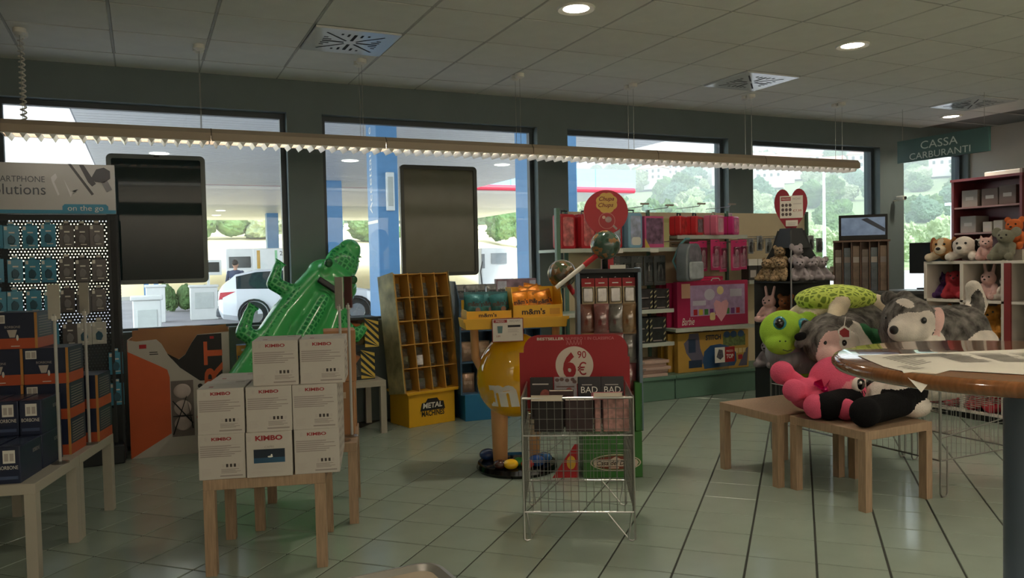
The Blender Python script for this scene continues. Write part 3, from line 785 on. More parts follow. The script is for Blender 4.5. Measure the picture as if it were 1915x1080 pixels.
def acc_pack(mname, rgb, shape):
    t = thing('accessory_pack', '', 'pack')
    m = mat(mname, rgb, .3, var=.05)
    c = MB(); c.box(-.048, -.004, 0, .048, .004, .165); c.box(-.018, -.003, .165, .018, .003, .195)
    ob('backing_card', c, m, t, bevel=.003)
    b = MB(); b.slab([(-.02, .035), (.012, .03), (.026, .06), (.018, .085), (-.004, .1), (-.022, .078)], -.016, -.004)
    ob('product', b, mat('product_teal', (46, 92, 112), .4) if shape else mat('product_grey', (130, 128, 130), .4), t, bevel=.004)
    p = MB(); p.rect(-.042, .132, -.024, .158, -.0045, 0); p.rect(-.015, .11, .02, .12, -.0045, 0); p.rect(-.01, .02, .03, .026, -.0045, 0)
    ob('label_print', p, INKW, t, smooth=0)
    ob('hang_tab', MB().box(-.014, -.008, .178, .014, .0, .192), INKW, t, smooth=0)
    ob('peg', MB().tube([(0, .05, .186), (0, -.02, .186)], .003, 5), CHROME, t)
    return Many(t)
pk = [acc_pack('pack_blue', (74, 156, 190), 1), acc_pack('pack_grey', (92, 88, 90), 0), acc_pack('pack_white', (196, 196, 190), 1)]
g_ = 'phone accessory packs on the perforated stand'
cols = [(-.79, 0), (-.685, 0), (-.575, 0), (-.465, 0), (-.355, 1), (-.255, 1), (-.155, 1)]
names = ['pale blue', 'dark grey', 'whitish']
rowz = [1.60, 1.355, 1.125, .885]
for r_, z in enumerate(rowz):
    for c_, (x, kd) in enumerate(cols):
        if r_ == 3: kd = 2 if c_ > 4 else 1 if c_ == 4 else 0
        pos = 'leftmost' if c_ == 0 else 'rightmost' if c_ == 6 else ORD[c_] + ' from the left'
        o = pk[kd].put('%s phone accessory pack, %s in the %s row of the stand' % (names[kd], pos, ORD[r_]), (-.16 + x + .02 + rnd.uniform(-.008, .008), 6.595, z + rnd.uniform(-.008, .004)), rnd.uniform(-6, 6), g_)
pk[0].put('lone pale blue accessory pack below the fourth row near the stand edge', (-.2, 6.595, .65), 0, g_)
pk[0].put('low pale blue accessory pack hanging beside the rear coffee packs', (-.2, 6.595, .42), 0, g_)

# ---------------------------------------------------------------- low square tables
def side_table(m, leg=.05):
    t = thing('side_table', '', 'table')
    ob('table_top', MB().box(-.275, -.275, .4, .275, .275, .45), m, t, bevel=.002)
    lm = MB().box(-.025, -.025, 0, .025, .025, .4).mesh('leg', [m], smooth=0)
    for sx in (-1, 1):
        for sy in (-1, 1): ob('leg', lm, parent=t, M=Vector((sx * .25, sy * .25, 0)))
    return Many(t)
AW = -15.3
TW = side_table(CREAM); TO = side_table(OAK)
gw = 'pale low side tables'; go = 'oak low side tables'
W1 = (-.673, 4.557); W2 = (-.527, 5.093); T1 = (.557, 4.073); T2 = (.845, 4.625)
TW.put('pale side table nearest the camera under the navy coffee packs', (*W1, 0), AW, gw)
TW.put('pale side table behind, under the navy and orange coffee boxes', (*W2, 0), AW, gw)
TW.put('pale side table by the window under the striped toy boxes', (1.565, 6.78, 0), 0, gw)
TO.put('oak side table in front, under the white coffee cartons', (*T1, 0), AW, go)
TO.put('oak side table behind the white cartons, under brown parcels', (*T2, 0), AW, go)
TO.put('oak side table farther from camera, its left half bare', (3.775, 3.955, 0), -1, go)
TO.put('oak side table nearest on the right, under the black and white plush', (3.835, 3.375, 0), 1, go)

# white coffee cartons
def carton():
    t = thing('coffee_carton', '', 'carton')
    ob('carton', MB().box(-.103, -.135, 0, .103, .135, .21), CARD, t, bevel=.002)
    p = MB(); rr = rnd
    p.poly([(-.095, .105), (-.005, .11), (.0, .12), (.03, .155), (.09, .158), (.09, .16), (-.095, .16)], -.1356, 2)
    for i in range(6): p.rect(-.095, .105 + i * .0095, .02 + .07 * rr.random(), .1085 + i * .0095, -.1359, 1)
    lines(p, -.005, .085, .028, .05, 4, -.1356, 1)
    lines(p, -.088, -.045, .02, .055, 5, -.1356, 2)
    p.rect(-.01, .012, .09, .018, -.1356, 1)
    for i, m in enumerate((2, 0, 0, 0, 2)): p.rect(.0 + i * .017, .055, .0 + i * .017 + .01, .07, -.1357, m)
    p.rect(-.075, .178, -.064, .196, -.1357, 2)
    lines(p, -.04, .045, .17, .176, 1, -.1357, 2)
    ob('label_print', p, [mat('print_brown_black', (58, 50, 48), .6, var=0), INKG, INKLG], t, smooth=0)
    s = MB(); s.rect(-.0, -.0, 0, 0, 0)
    s = MB(); s.add([(-.103, -.002, .2103), (.103, -.002, .2103), (.103, .002, .2103), (-.103, .002, .2103)], [(0, 1, 2, 3)], 0)
    s.add([(-.06, -.09, .2104), (-.04, -.09, .2104), (-.04, -.06, .2104), (-.06, -.06, .2104)], [(0, 1, 2, 3)], 1)
    s.add([(.04, .05, .2104), (.08, .05, .2104), (.08, .08, .2104), (.04, .08, .2104)], [(0, 1, 2, 3)], 2)
    ob('top_print', s, [INKG, DKRED, INKG], t, smooth=0)
    sp = MB()
    for i in range(9): sp.quad((.1036, -.12 + .1 * (i % 2), .02 + .02 * i), (.1036, -.03 + .1 * (i % 2), .02 + .02 * i), (.1036, .0 + .1 * (i % 2), .032 + .02 * i), (.1036, -.1 + .1 * (i % 2), .032 + .02 * i), 0)
    ob('side_print', sp, INKG, t, smooth=0)
    return t
base = carton()
plain = dup(base, '', (0, 0, 0)); text(plain, 'KIMBO', FR(0, -.1358, .187), .0155, DKRED, .088, bold=.035)
picture = thing('coffee_carton', '', 'carton')
ob('carton', MB().box(-.103, -.135, 0, .103, .135, .21), CARD, picture, bevel=.002)
text(picture, 'KIMBO', FR(.0, -.1358, .182), .024, DKRED, .122, bold=.04); text(picture, 'CAPRI', FR(0, -.1358, .14), .01, INKG, .042)
p = MB(); p.rect(-.07, .066, .07, .13, -.1357, 0); p.rect(-.07, .066, .07, .09, -.1358, 1); p.ell((.004, -.1357, .094), (.012, .0006, .004), 10, 6, 2); p.ell((.01, -.1357, .1), (.004, .0006, .006), 8, 6, 2)
lines(p, -.06, .06, .04, .06, 3, -.1357, 3, .3); lines(p, -.08, .08, .02, .03, 2, -.1357, 3, .3); p.rect(-.04, .164, .06, .168, -.1357, 3); p.rect(-.098, .168, -.08, .192, -.1357, 3)
ob('label_print', p, [mat('photo_night_blue', (24, 36, 52), .4, var=.2), mat('photo_sea_blue', (40, 80, 108), .4, var=.25), INKW, INKLG], picture, smooth=0)
def drop(o):
    for c in list(o.children): drop(c)
    bpy.data.objects.remove(o)
drop(base)
CP = Many(plain); CPic = Many(picture)
A1 = at(*T1, AW)
gk = 'white coffee cartons'
def kp(src, lx, ly, z, label, d=0): src.put(label, A1 @ Vector((lx, ly, z)), AW + d, gk)
xl, xm, xr = -.186, .026, .241
kp(CP, xl, -.142, .45, 'white coffee carton with a brown smudge, bottom left of the front row')
kp(CPic, xm, -.15, .45, 'white coffee carton with a dark blue sea picture')
kp(CP, xr, -.142, .45, 'white coffee carton at the bottom right of the front row')
kp(CP, xl, -.142, .66, 'white coffee carton in the middle layer, left column', 1)
kp(CP, xm + .004, -.142, .66, 'white coffee carton in the middle layer, directly on the picture carton')
kp(CP, xr, -.142, .66, 'white coffee carton in the middle layer, right column', -1)
kp(CP, .06, -.12, .87, 'white coffee carton on top of the stack, the left one', 1)
kp(CP, .278, -.12, .87, 'white coffee carton on top of the stack, the right one', -1)
kp(CP, xl, .135, .45, 'white coffee carton behind the left column, lower of two')
kp(CP, xl + .01, .135, .66, 'white coffee carton behind the left column, upper of two')
kp(CP, xr, .135, .45, 'white coffee carton behind the right column, lower of two')
kp(CP, xr, .135, .66, 'white coffee carton behind the right column, upper of two')
A2 = at(*T2, AW)
sm = MB().ell((-.1, 0, 0), (.012, .0005, .014), 12, 8)

# brown parcels on the second oak table
def parcel(lx, ly, z, w, d, h, label, deg=0):
    t = thing('parcel', label, 'carton', A2 @ Vector((lx, ly, z)), AW + deg, 'brown parcels')
    ob('carton', MB().box(-w / 2, -d / 2, 0, w / 2, d / 2, h), BROWN, t, bevel=.003)
    s = MB(); s.quad((w / 2 + .001, -d * .42, h * .84), (w / 2 + .001, d * .05, h * .62), (w / 2 + .001, d * .05, h * .72), (w / 2 + .001, -d * .42, h * .94)); s.rect(-w * .3, h * .7, w * .25, h * .82, -d / 2 - .001)
    ob('tape_label', s, mat('tape_label', (216, 196, 172), .5), t, smooth=0)
    ob('top_flap', MB().box(-w / 2, -d / 2, h, w / 2, -.003, h + .004), BROWN, t, smooth=0)
    ob('flap', MB().box(-w / 2, .003, h, w / 2, d / 2, h + .004), BROWN, t, smooth=0)
parcel(.17, .06, .45, .18, .22, .3, 'lower brown parcel, nearest behind the white cartons')
parcel(.18, .07, .755, .18, .22, .29, 'upper brown parcel with a crossed tape label', 4)
parcel(.19, .225, .45, .15, .1, .3, 'brown parcel at the back corner of the oak table')
parcel(-.06, .14, .45, .2, .2, .25, 'brown parcel at the far side of the oak table, hidden behind')

# price card holders
def holder(mback):
    t = thing('price_card_holder', '', 'sign holder')
    ob('foot', MB().lathe([(0, 0), (.042, 0), (.042, .006), (.012, .012), (0, .012)], 24), CLEAR, t)
    ob('pole', MB().tube([(0, 0, .01), (0, 0, .76)], .008, 10), mat('frosted_rod', (188, 188, 184), .25), t)
    ob('clip', MB().box(-.012, -.01, .725, .012, .01, .75), INKW, t, bevel=.003)
    ob('card', MB().box(-.03, -.003, .735, .03, .003, .91), mback, t, smooth=0)
    ob('sleeve', MB().box(-.036, -.006, .73, .036, .006, .915), CLEAR, t, smooth=0)
    return Many(t)
HO = holder(mat('price_card', (214, 208, 198), .5)); HR = holder(mat('price_card_maroon', (120, 78, 74), .5))
gh = 'price card holders'
HO.put('clear price card holder between the front navy packs and orange boxes', (-.41, 4.605, .45), -25, gh)
HO.put('clear price card holder beside the rear pair of navy orange boxes', (-.30, 5.03, .45), -38, gh)
HO.put('grey price card holder, the left one behind the white cartons', A2 @ Vector((.2, -.215, .45)), -62, gh)
HR.put('maroon backed price card holder, right one behind the white cartons', A2 @ Vector((.245, -.105, .45)), -60, gh)

# navy coffee packs and navy/orange boxes
def navy_pack():
    t = thing('coffee_pack', '', 'pack')
    ob('carton', MB().box(-.05, -.125, 0, .05, .125, .17), NAVY, t, bevel=.003)
    text(t, 'BORBONE', FR(0, -.1257, .075), .017, INKW, .082)
    p = MB(); p.rect(-.022, .095, .03, .155, -.1258, 0); p.rect(-.016, .105, .001, .14, -.126, 1); p.rect(.007, .105, .024, .14, -.126, 1); p.rect(-.04, .02, .04, .035, -.1258, 2)
    ob('sticker', p, [INKW, INKLG, mat('navy_pale', (70, 84, 116), .4, var=0)], t, smooth=0)
    text(t, 'BORBONE', RX(.0507, .06, .12), .018, INKLG, .08)
    s = MB(); s.add([(-.045, -.1, .1704), (.045, -.1, .1704), (.045, .1, .1704), (-.045, .1, .1704)], [(0, 1, 2, 3)])
    ob('top_film', s, mat('navy_film', (64, 74, 98), .25), t, smooth=0)
    return Many(t)
NP = navy_pack(); AL = at(*W1, AW); gn = 'navy coffee packs'
for i, lx in enumerate((.155, .045, -.065)):
    NP.put(['front navy coffee pack at the table corner, bottom layer', 'front navy coffee pack, second from the table corner', 'front navy coffee pack, third from the table corner'][i], AL @ Vector((lx, -.13, .45)), AW + rnd.uniform(-1, 1), gn)
for j in range(2):
    for i, lx in enumerate((.152, .045, -.062)):
        NP.put('navy coffee pack in the back row, %s layer, %s' % (['lower', 'upper'][j], ['by the holder pole', 'middle column', 'far column'][i]), AL @ Vector((lx, .135, .45 + .171 * j)), AW + rnd.uniform(-1.5, 1.5), gn)
def nav_orange():
    t = thing('coffee_box', '', 'box')
    mo = mat('orange_red_print', (186, 84, 52), .45, var=.06)
    b = MB(); b.box(-.108, -.11, .055, .108, .11, .19, 0); b.box(-.108, -.11, 0, .108, .11, .055, 1)
    ob('carton', b, [NAVY, mo], t, smooth=0)
    text(t, 'BORBONE', FR(-.01, -.1108, .115), .012, INKLG, .075)
    p = MB(); p.rect(-.098, .135, -.045, .178, -.1108, 0); p.rect(-.094, .14, -.074, .172, -.111, 1); p.rect(-.069, .14, -.049, .172, -.111, 1)
    p.poly([(-.025, .06), (.0, .06), (.012, .1), (-.037, .1)], -.111, 1); p.ell((.012, -.111, .058), (.006, .0005, .016), 10, 6, 0); p.rect(-.02, .012, .022, .016, -.111, 0)
    ob('label_print', p, [INKW, INKLG], t, smooth=0)
    e = MB(); e.box(.1, -.1112, .0, .1085, -.1105, .19); e.rect(.1082, 0, .1082, 0, 0)
    ob('edge_strip', MB().box(.096, -.112, 0, .109, -.1095, .19), mat('gold_edge', (196, 140, 76), .5), t, smooth=0)
    s = MB()
    for i in range(8): s.quad((.1086, -.085, .065 + i * .014), (.1086, .08, .065 + i * .014), (.1086, .08, .07 + i * .014), (.1086, -.085, .07 + i * .014))
    ob('side_print', s, INKG, t, smooth=0)
    return Many(t)
NO = nav_orange(); AL2 = at(*W2, AW); gno = 'navy and orange coffee boxes'
for j in range(3):
    for i, lx in enumerate((.12, -.1)):
        NO.put('navy and orange coffee box, %s layer of the %s column' % (['bottom', 'middle', 'upper'][j], ['right', 'left'][i]), AL2 @ Vector((lx + .0, -.14, .45 + .191 * j)), AW + rnd.uniform(-1, 1), gno)
NO.put('navy and orange coffee box alone on top of the stack', AL2 @ Vector((-.03, -.13, .45 + .573)), AW + 1, gno)
for j in range(2):
    NO.put('navy and orange coffee box in the rear pair, %s one' % ['lower', 'upper'][j], AL2 @ Vector((.163, .165, .45 + .191 * j)), AW, gno)

# ---------------------------------------------------------------- torn orange box
OR = mat('orange_print', (214, 96, 52), .5, var=.04)
t = thing('torn_carton', 'large torn cardboard box with orange and black print', 'carton', (-.12, 6.6, 0), -5.5)
fr = [(0, 0), (.72, 0), (.72, .93), (.49, .918), (.45, .86), (.4, .77), (.355, .735), (.3, .745), (.27, .79), (.235, .86), (.2, .895), (.06, .885), (0, .9)]
ob('front_panel', MB().slab(fr, 0, .006), CARD, t, smooth=0)
b = MB(); b.box(0, .006, 0, .006, .28, .9); b.box(.714, .006, 0, .72, .28, .95); b.box(.006, .274, 0, .714, .28, .95); b.box(.006, .006, 0, .714, .274, .006)
b.slab([(.05, .94), (.7, .95), (.7, .97), (.6, .962), (.4, .973), (.2, .96), (.05, .965)], .27, .28)
ob('carton', b, BROWN, t, smooth=0)
ob('side_print', MB().box(-.002, .0, .0, .0, .28, .88), OR, t, smooth=0)
p = MB()
p.poly([(.0, .0), (.285, .17), (.285, .6), (.27, .66), (.22, .69), (.02, .8), (0, .81)], -.001, 0)
p.poly([(.27, .79), (.3, .745), (.355, .735), (.4, .77), (.45, .86), (.49, .915), (.665, .92), (.665, .4), (.5, .56), (.36, .67)][::-1] and [(.27, .785), (.36, .67), (.5, .56), (.665, .56), (.665, .92), (.49, .915), (.45, .858), (.4, .768), (.355, .733), (.3, .743)], -.001, 1)
p.rect(.08, .83, .13, .86, -.0015, 3); p.rect(.58, .88, .61, .9, -.0015, 3); lines(p, .15, .22, .78, .81, 2, -.0015, 1)
for x, z, r_, mi in ((.5, .52, .018, 1), (.505, .36, .03, 3), (.49, .28, .022, 3)): p.poly([(x + r_ * math.cos(a * PI / 8), z + r_ * math.sin(a * PI / 8)) for a in range(16)], -.0018, mi)
p.rect(.29, .14, .45, .57, -.001, 2)
ob('label_print', p, [OR, INKK, mat('picture_grey', (120, 108, 104), .5, var=.2), RED], t, smooth=0)
text(t, 'RT', FR(.6, -.002, .69) @ Matrix.Rotation(PI / 2, 4, 'Z'), .135, OR, .34, bold=.03)
for z, r_ in ((.24, .07), (.36, .075), (.49, .07)):
    ob('packed_ball', MB().ell((.37, -.002, z), (.062, .012, r_ * .8), 14, 10), mat('wrapped_ball', (200, 184, 180), .4, var=.15), t)
s = MB(); s.tube([(.3, -.016, .16), (.4, -.018, .45), (.44, -.012, .2)], .005, 6); s.tube([(.3, -.014, .3), (.44, -.016, .3)], .005, 6); s.tube([(.3, -.014, .42), (.44, -.016, .24)], .005, 6)
ob('strap', s, INKK, t)
t = thing('toy_box', 'slim blue toy box with a mustard header beside the white cartons', 'box', (.72, 6.48, 0), -4)
ob('carton', MB().box(-.075, 0, 0, .075, .12, .82), mat('toy_box_blue', (40, 108, 150), .4), t, bevel=.003)
p = MB(); p.rect(-.075, .74, .075, .82, -.001, 0); p.rect(-.075, 0, -.066, .74, -.001, 0); p.rect(.066, 0, .075, .74, -.001, 0); lines(p, -.04, .05, .775, .795, 1, -.002, 2, .9)
p.poly([(.03 + .04 * math.cos(a * PI / 8), .64 + .05 * math.sin(a * PI / 8)) for a in range(16)], -.002, 1); p.poly([(.03 + .018 * math.cos(a * PI / 8), .64 + .024 * math.sin(a * PI / 8)) for a in range(16)], -.003, 2)
ob('label_print', p, [GOLDC, mat('ring_dark', (44, 50, 60), .4), INKW], t, smooth=0)

# ---------------------------------------------------------------- inflatable crocodile
def croc_mat(name, scales):
    m = bpy.data.materials.new(name); m.use_nodes = True
    nt = m.node_tree; N = nt.nodes; L = nt.links; b = N['Principled BSDF']
    b.inputs['Roughness'].default_value = .22; b.inputs['Coat Weight'].default_value = .3
    tc = N.new('ShaderNodeTexCoord')
    if scales:
        v = N.new('ShaderNodeTexVoronoi'); v.feature = 'DISTANCE_TO_EDGE'; v.inputs['Scale'].default_value = 24; v.inputs['Randomness'].default_value = .35
        L.new(tc.outputs['Object'], v.inputs['Vector'])
        rp = N.new('ShaderNodeValToRGB'); rp.color_ramp.elements[0].position = .1; rp.color_ramp.elements[1].position = .2
        rp.color_ramp.elements[0].color = (*S(84, 196, 114), 1); rp.color_ramp.elements[1].color = (*S(34, 138, 74), 1)
        L.new(v.outputs['Distance'], rp.inputs[0]); L.new(rp.outputs[0], b.inputs['Base Color'])
    else:
        nz = N.new('ShaderNodeTexNoise'); nz.inputs['Scale'].default_value = 3; L.new(tc.outputs['Object'], nz.inputs['Vector'])
        rp = N.new('ShaderNodeValToRGB'); rp.color_ramp.elements[0].color = (*S(52, 166, 88), 1); rp.color_ramp.elements[1].color = (*S(84, 196, 112), 1)
        L.new(nz.outputs['Fac'], rp.inputs[0]); L.new(rp.outputs[0], b.inputs['Base Color'])
    return m
CG = croc_mat('croc_green', 0); CS = croc_mat('croc_scales', 1)
cb = [('c', (0, .25, .05), (0, 1.42, .06), .11, .08, 0), ('c', (-.215, .2, 0), (-.2, 1.15, 0), .135, .115, 0), ('c', (.215, .2, 0), (.2, 1.15, 0), .135, .115, 0),
      ('c', (-.2, 1.15, 0), (-.13, 1.58, 0), .115, .11, 0), ('c', (.2, 1.15, 0), (.13, 1.58, 0), .115, .11, 0),
      ('e', (0, 1.66, 0), (.235, .17, .13), 0), ('e', (0, 1.84, 0), (.15, .22, .095), 1), ('e', (0, 2.0, .0), (.105, .12, .08), 0), ('e', (-.12, 1.68, .1), (.055, .07, .055), 0), ('e', (.12, 1.68, .1), (.055, .07, .055), 0),
      ('e', (-.04, 2.04, .06), (.03, .035, .03), 0), ('e', (.04, 2.04, .06), (.03, .035, .03), 0), ('c', (0, .25, 0), (0, -.1, 0), .2, .05, 0)]
for sx in (-1, 1):
    for yy, up in ((.86, .16), (1.36, .12)):
        cb += [('c', (sx * .26, yy, 0), (sx * .4, yy - .02, 0), .07, .06, 1), ('c', (sx * .4, yy - .02, 0), (sx * .44, yy + up, 0), .06, .042, 1)]
        for k in (-1, 0, 1): cb.append(('c', (sx * .44, yy + up, 0), (sx * (.44 + .045 * k), yy + up + .07, 0), .026, .012, 1))
pt = [('e', (0, 1.05, .15), (.07, .5, .06), 1), ('e', (-.24, 1.1, .12), (.045, .5, .06), 1), ('e', (.24, 1.1, .12), (.045, .5, .06), 1), ('e', (-.36, 1.0, .02), (.05, .4, .1), 1), ('e', (.36, 1.0, .02), (.05, .4, .1), 1)]
me = blob('body', cb, [CG, CS], pt, vox=.017, smooth=3)
Bp = Vector((.56, 6.12, .06)); Tp = Vector((1.70, 6.93, 1.62)); ay = (Tp - Bp).normalized()
ax = Vector((.857, 0, -.514)); ax = (ax - ay * ax.dot(ay)).normalized(); az = ax.cross(ay)
if az.y > 0: ax = -ax; az = ax.cross(ay)
cr = thing('inflatable_crocodile', 'big green inflatable crocodile leaning against the dark window pillar', 'pool float')
cr.matrix_world = Matrix(((ax.x, ay.x, az.x, Bp.x), (ax.y, ay.y, az.y, Bp.y), (ax.z, ay.z, az.z, Bp.z), (0, 0, 0, 1)))
ob('body', me, parent=cr)
ob('handle', MB().box(-.13, 1.5, .125, .13, 1.555, .155), mat('handle_black', (22, 26, 26), .4), cr, bevel=.012)
for sx in (-1, 1):
    ob('eye', MB().ell((sx * .125, 1.7, .15), (.035, .04, .022), 14, 10), mat('croc_eye', (24, 92, 50), .15), cr)
    tm_ = MB()
    for i in range(6): tm_.lathe([(.013, 0), (0, .03)], 6, 0, Matrix.Translation((sx * (.085 + .006 * i), 1.97 - i * .045, .07)) @ Matrix.Rotation(sx * .9, 4, 'Y'))
    ob('teeth', tm_, mat('croc_teeth', (96, 188, 120), .3), cr)

# ---------------------------------------------------------------- striped truck boxes on the table by the window
STY = mat('stripe_yellow', (226, 196, 92), .5, var=.03); TDK = mat('toy_box_dark', (34, 48, 52), .5)
TOR = mat('toy_truck_orange', (226, 122, 40), .4)
def stripes(p, x0, x1, z0, z1, y, n):
    """diagonal bands clipped to the strip"""
    w, h = x1 - x0, z1 - z0; st = (h + w) / n
    for i in range(n):
        a, b = z0 - w + st * i, z0 - w + st * (i + .5)
        q = [(x0, a + w), (x1, a), (x1, b), (x0, b + w)]
        q = [(x, min(max(z, z0), z1)) for x, z in q]
        if max(z for _, z in q) - min(z for _, z in q) > .004: p.poly(q, y, 0)
def truck_box(x, z, label):
    t = thing('toy_truck_box', label, 'box', (x, 6.78, z), 0, 'striped toy truck boxes')
    b = MB(); b.box(-.22, .1, 0, .22, .16, .265); b.box(-.22, -.15, 0, .22, .1, .03); b.box(.1, -.15, .03, .22, .1, .265); b.box(-.22, -.15, .245, .1, .1, .265); b.box(-.22, -.15, .03, -.2, .1, .245)
    ob('carton', b, TDK, t, smooth=0)
    p = MB(); stripes(p, .1, .22, .01, .255, -.1515, 6)
    ob('stripe_print', p, STY, t, smooth=0)
    tr = ob('toy_truck', MB().slab([(-.17, .12), (.05, .12), (.11, .2), (-.06, .225), (-.1, .22), (-.17, .2)], -.13, .04), TOR, t, bevel=.006)
    ob('cab_window', MB().box(-.165, -.134, .15, -.125, -.128, .19), BLACK, tr, smooth=0)
    ob('chassis', MB().box(-.15, -.12, .07, .08, .03, .12), BLACK, tr, smooth=0)
    for wx in (-.12, .0, .06): ob('wheel', MB().tube([(wx, -.135, .065), (wx, -.09, .065)], .035, 16), BLACK, tr)
    ob('window_film', MB().box(-.2, -.149, .03, .1, -.147, .245), CLEAR, t, smooth=0)
truck_box(1.56, .45, 'lower black and yellow striped toy box on the window side table')
truck_box(1.6, .716, 'upper striped toy box showing an orange toy truck')

# ---------------------------------------------------------------- toy car display with compartments
t = thing('toy_car_display', 'tall tan cardboard display with a grid of toy cars and yellow base', 'display stand', (2.07, 6.59, 0), 12.3)
ob('base', MB().slab([(-.01, 0), (.465, 0), (.465, .3), (-.01, .3)], 0, .34), YEL, t, bevel=.004)
ob('base_lip', MB().slab([(-.03, .285), (.49, .285), (.5, .31), (-.045, .31)], -.025, .34), YEL, t, bevel=.003)
tilt = Matrix.Translation((-.045, -.02, .31)) @ Matrix.Rotation(R(-9), 4, 'X')
cw, chh, dp = .55 / 4, 1.04 / 5, .16
up = ob('tray', MB().box(-.008, dp, 0, .558, dp + .01, 1.05), GOLDC, t, M=tilt, smooth=0)
for i in range(5): ob('divider', MB().box(cw * i - .004, 0, 0, cw * i + .004, dp, 1.05), GOLDC, up, smooth=0)
for j in range(6): ob('shelf', MB().box(-.004, .0, chh * j - .004, .554, dp, chh * j + .004), GOLDC, up, smooth=0)
for s_, x in ((1, -.016), (2, .56)):
    ob('side_wall', MB().slab([(0, 0), (0, 0), (0, 0)], 0, 0) if 0 else MB().box(x, -.005, 0, x + .006, dp + .12, 1.06), mat('side_graphics', (190, 178, 128), .5, scale=6, var=.5), up, smooth=0)
ob('back_prop', MB().box(.0, dp + .01, 0, .55, dp + .1, .9), GOLDC, up, smooth=0)
p = MB(); p.poly([(.1, .12), (.12, .2), (.16, .205), (.18, .235), (.28, .235), (.3, .205), (.345, .2), (.36, .13), (.35, .06), (.11, .06)], -.001, 0)
ob('logo_badge', p, INKK, t, smooth=0)
text(t, 'METAL', FR(.23, -.003, .175), .048, INKW, .2, bold=.03, shear=.1)
p = MB(); p.poly([(.105, .05), (.36, .05), (.362, .13), (.103, .13)], -.0015, 0); ob('logo_band', p, YEL, t, smooth=0)
text(t, 'MACHINES', FR(.232, -.003, .105), .05, INKK, .235, bold=.03)
def toycar():
    t = thing('toy_car_pack', '', 'toy')
    ob('backing_card', MB().box(-.05, .02, 0, .05, .023, .15), mat('car_card', (120, 112, 96), .5, scale=30, var=.5), t, smooth=0)
    c = MB(); c.slab([(-.035, .03), (.035, .03), (.035, .045), (.018, .05), (.01, .068), (-.016, .068), (-.025, .05), (-.035, .046)], -.012, .014)
    ob('toy_car', c, mat('car_gunmetal', (98, 94, 88), .25, .6), t, bevel=.003)
    ob('blister', MB().box(-.042, -.02, .012, .042, .02, .095), BLISTER, t, bevel=.006)
    return Many(t)
TC = toycar(); base_m = at(2.07, 6.59, 12.3) @ tilt
for j in range(5):
    for i in range(4):
        rowname = ['bottom', 'fourth', 'third', 'second', 'top'][j]; colname = ['left', 'second', 'third', 'right'][i]
        o = TC.put('packed toy car in the %s row, %s column of the tan display' % (rowname, colname), base_m @ Vector((cw * (i + .5) - .01, .09, chh * j + .005)), (-9, 0, 12.3 + rnd.uniform(-12, 12)), 'packed toy cars in the tan display', 1.2 if j < 4 else .9)

# ---------------------------------------------------------------- blue sweets display
t = thing('sweets_display', 'blue cardboard floor display with small bags in a grid', 'display stand', (2.59, 6.6, 0), -5)
ob('base', MB().box(0, 0, 0, .72, .34, .24), BLUEC, t, bevel=.004)
BD = mat('display_blue_grey', (66, 100, 130), .45, scale=20, var=.25)
cw, chh = .155, .285
bk = MB().box(-.02, .2, .24, .76, .21, 1.1)
up = ob('tray', bk, BD, t, smooth=0)
for i in range(6): ob('divider', MB().box(-.02 + cw * i - .005, .02, .24, -.02 + cw * i + .005, .2, 1.1), BD, up, smooth=0)
for j in range(4): ob('shelf', MB().box(-.02, .015, .24 + chh * j - .006, .757, .2, .24 + chh * j + .006), BD, up, smooth=0)
ob('side_wall', MB().slab([(0, .24), (.3, .24), (.3, 1.26), (.12, 1.26), (0, 1.1)], 0, .006, 0, Matrix.Translation((-.03, 0, 0)) @ Matrix.Rotation(PI / 2, 4, 'Z')), BD, t, smooth=0)
def bag(mname, rgb, w, h, th, label_rgb=None, metal=.3, rough=.28):
    t = thing('snack_bag', '', 'bag')
    ob('pouch', MB().pillow(w, h, th), mat(mname, rgb, rough, metal, var=.35, scale=14, bump=.5, bscale=26), t, smooth=80)
    c = MB(); c.box(-w / 2, -.0015, h - .012, w / 2, .0015, h + .008); c.box(-w / 2, -.0015, -.004, w / 2, .0015, .01)
    ob('seal', c, mat(mname + '_seal', tuple(int(v * .8) for v in rgb), .35, metal), t, smooth=0)
    if label_rgb:
        p = MB(); p.rect(-w * .3, h * .45, w * .3, h * .62, -th * .53); 
        ob('label_print', p, mat(mname + '_label', label_rgb, .4, var=.1), t, smooth=0)
    return t
SB = Many(bag('bag_foil_brown', (178, 146, 122), .13, .17, .05, (196, 170, 150))); SB2 = Many(bag('bag_foil_grey', (150, 152, 150), .11, .12, .05, (64, 70, 74)))
Mb = at(2.59, 6.6, -5)
for j in range(3):
    for i in range(5):
        SB.put('small shiny snack bag, %s row, %s compartment of the blue display' % (['bottom', 'middle', 'top'][j], ORD[i]), Mb @ Vector((-.02 + cw * (i + .5), .1, .247 + chh * j)), -5 + rnd.uniform(-8, 8), 'small bags in the blue display')
for i in range(5):
    SB2.put('grey snack bag standing on top of the blue display, %s from the left' % ORD[i], Mb @ Vector((.02 + .1 * i, .16 - .02 * (i % 2), 1.1)), -5 + rnd.uniform(-10, 10), 'grey bags on top of the blue display')
ob('top_board', MB().box(-.02, .02, 1.09, .757, .2, 1.1), BD, t, smooth=0)
t = thing('picture_carton', 'wide purple picture carton standing behind the orange snack bags', 'carton', Mb @ Vector((.57, .17, 1.1)), -5)
ob('carton', MB().box(-.2, -.03, 0, .2, .03, .17), mat('purple_picture', (150, 124, 140), .5, scale=12, var=.45), t, bevel=.003)
p = MB(); p.rect(-.19, .03, -.1, .15, -.031); p.rect(.13, .06, .19, .15, -.031)
ob('label_print', p, mat('lilac_print', (196, 200, 218), .5, scale=20, var=.2), t, smooth=0)

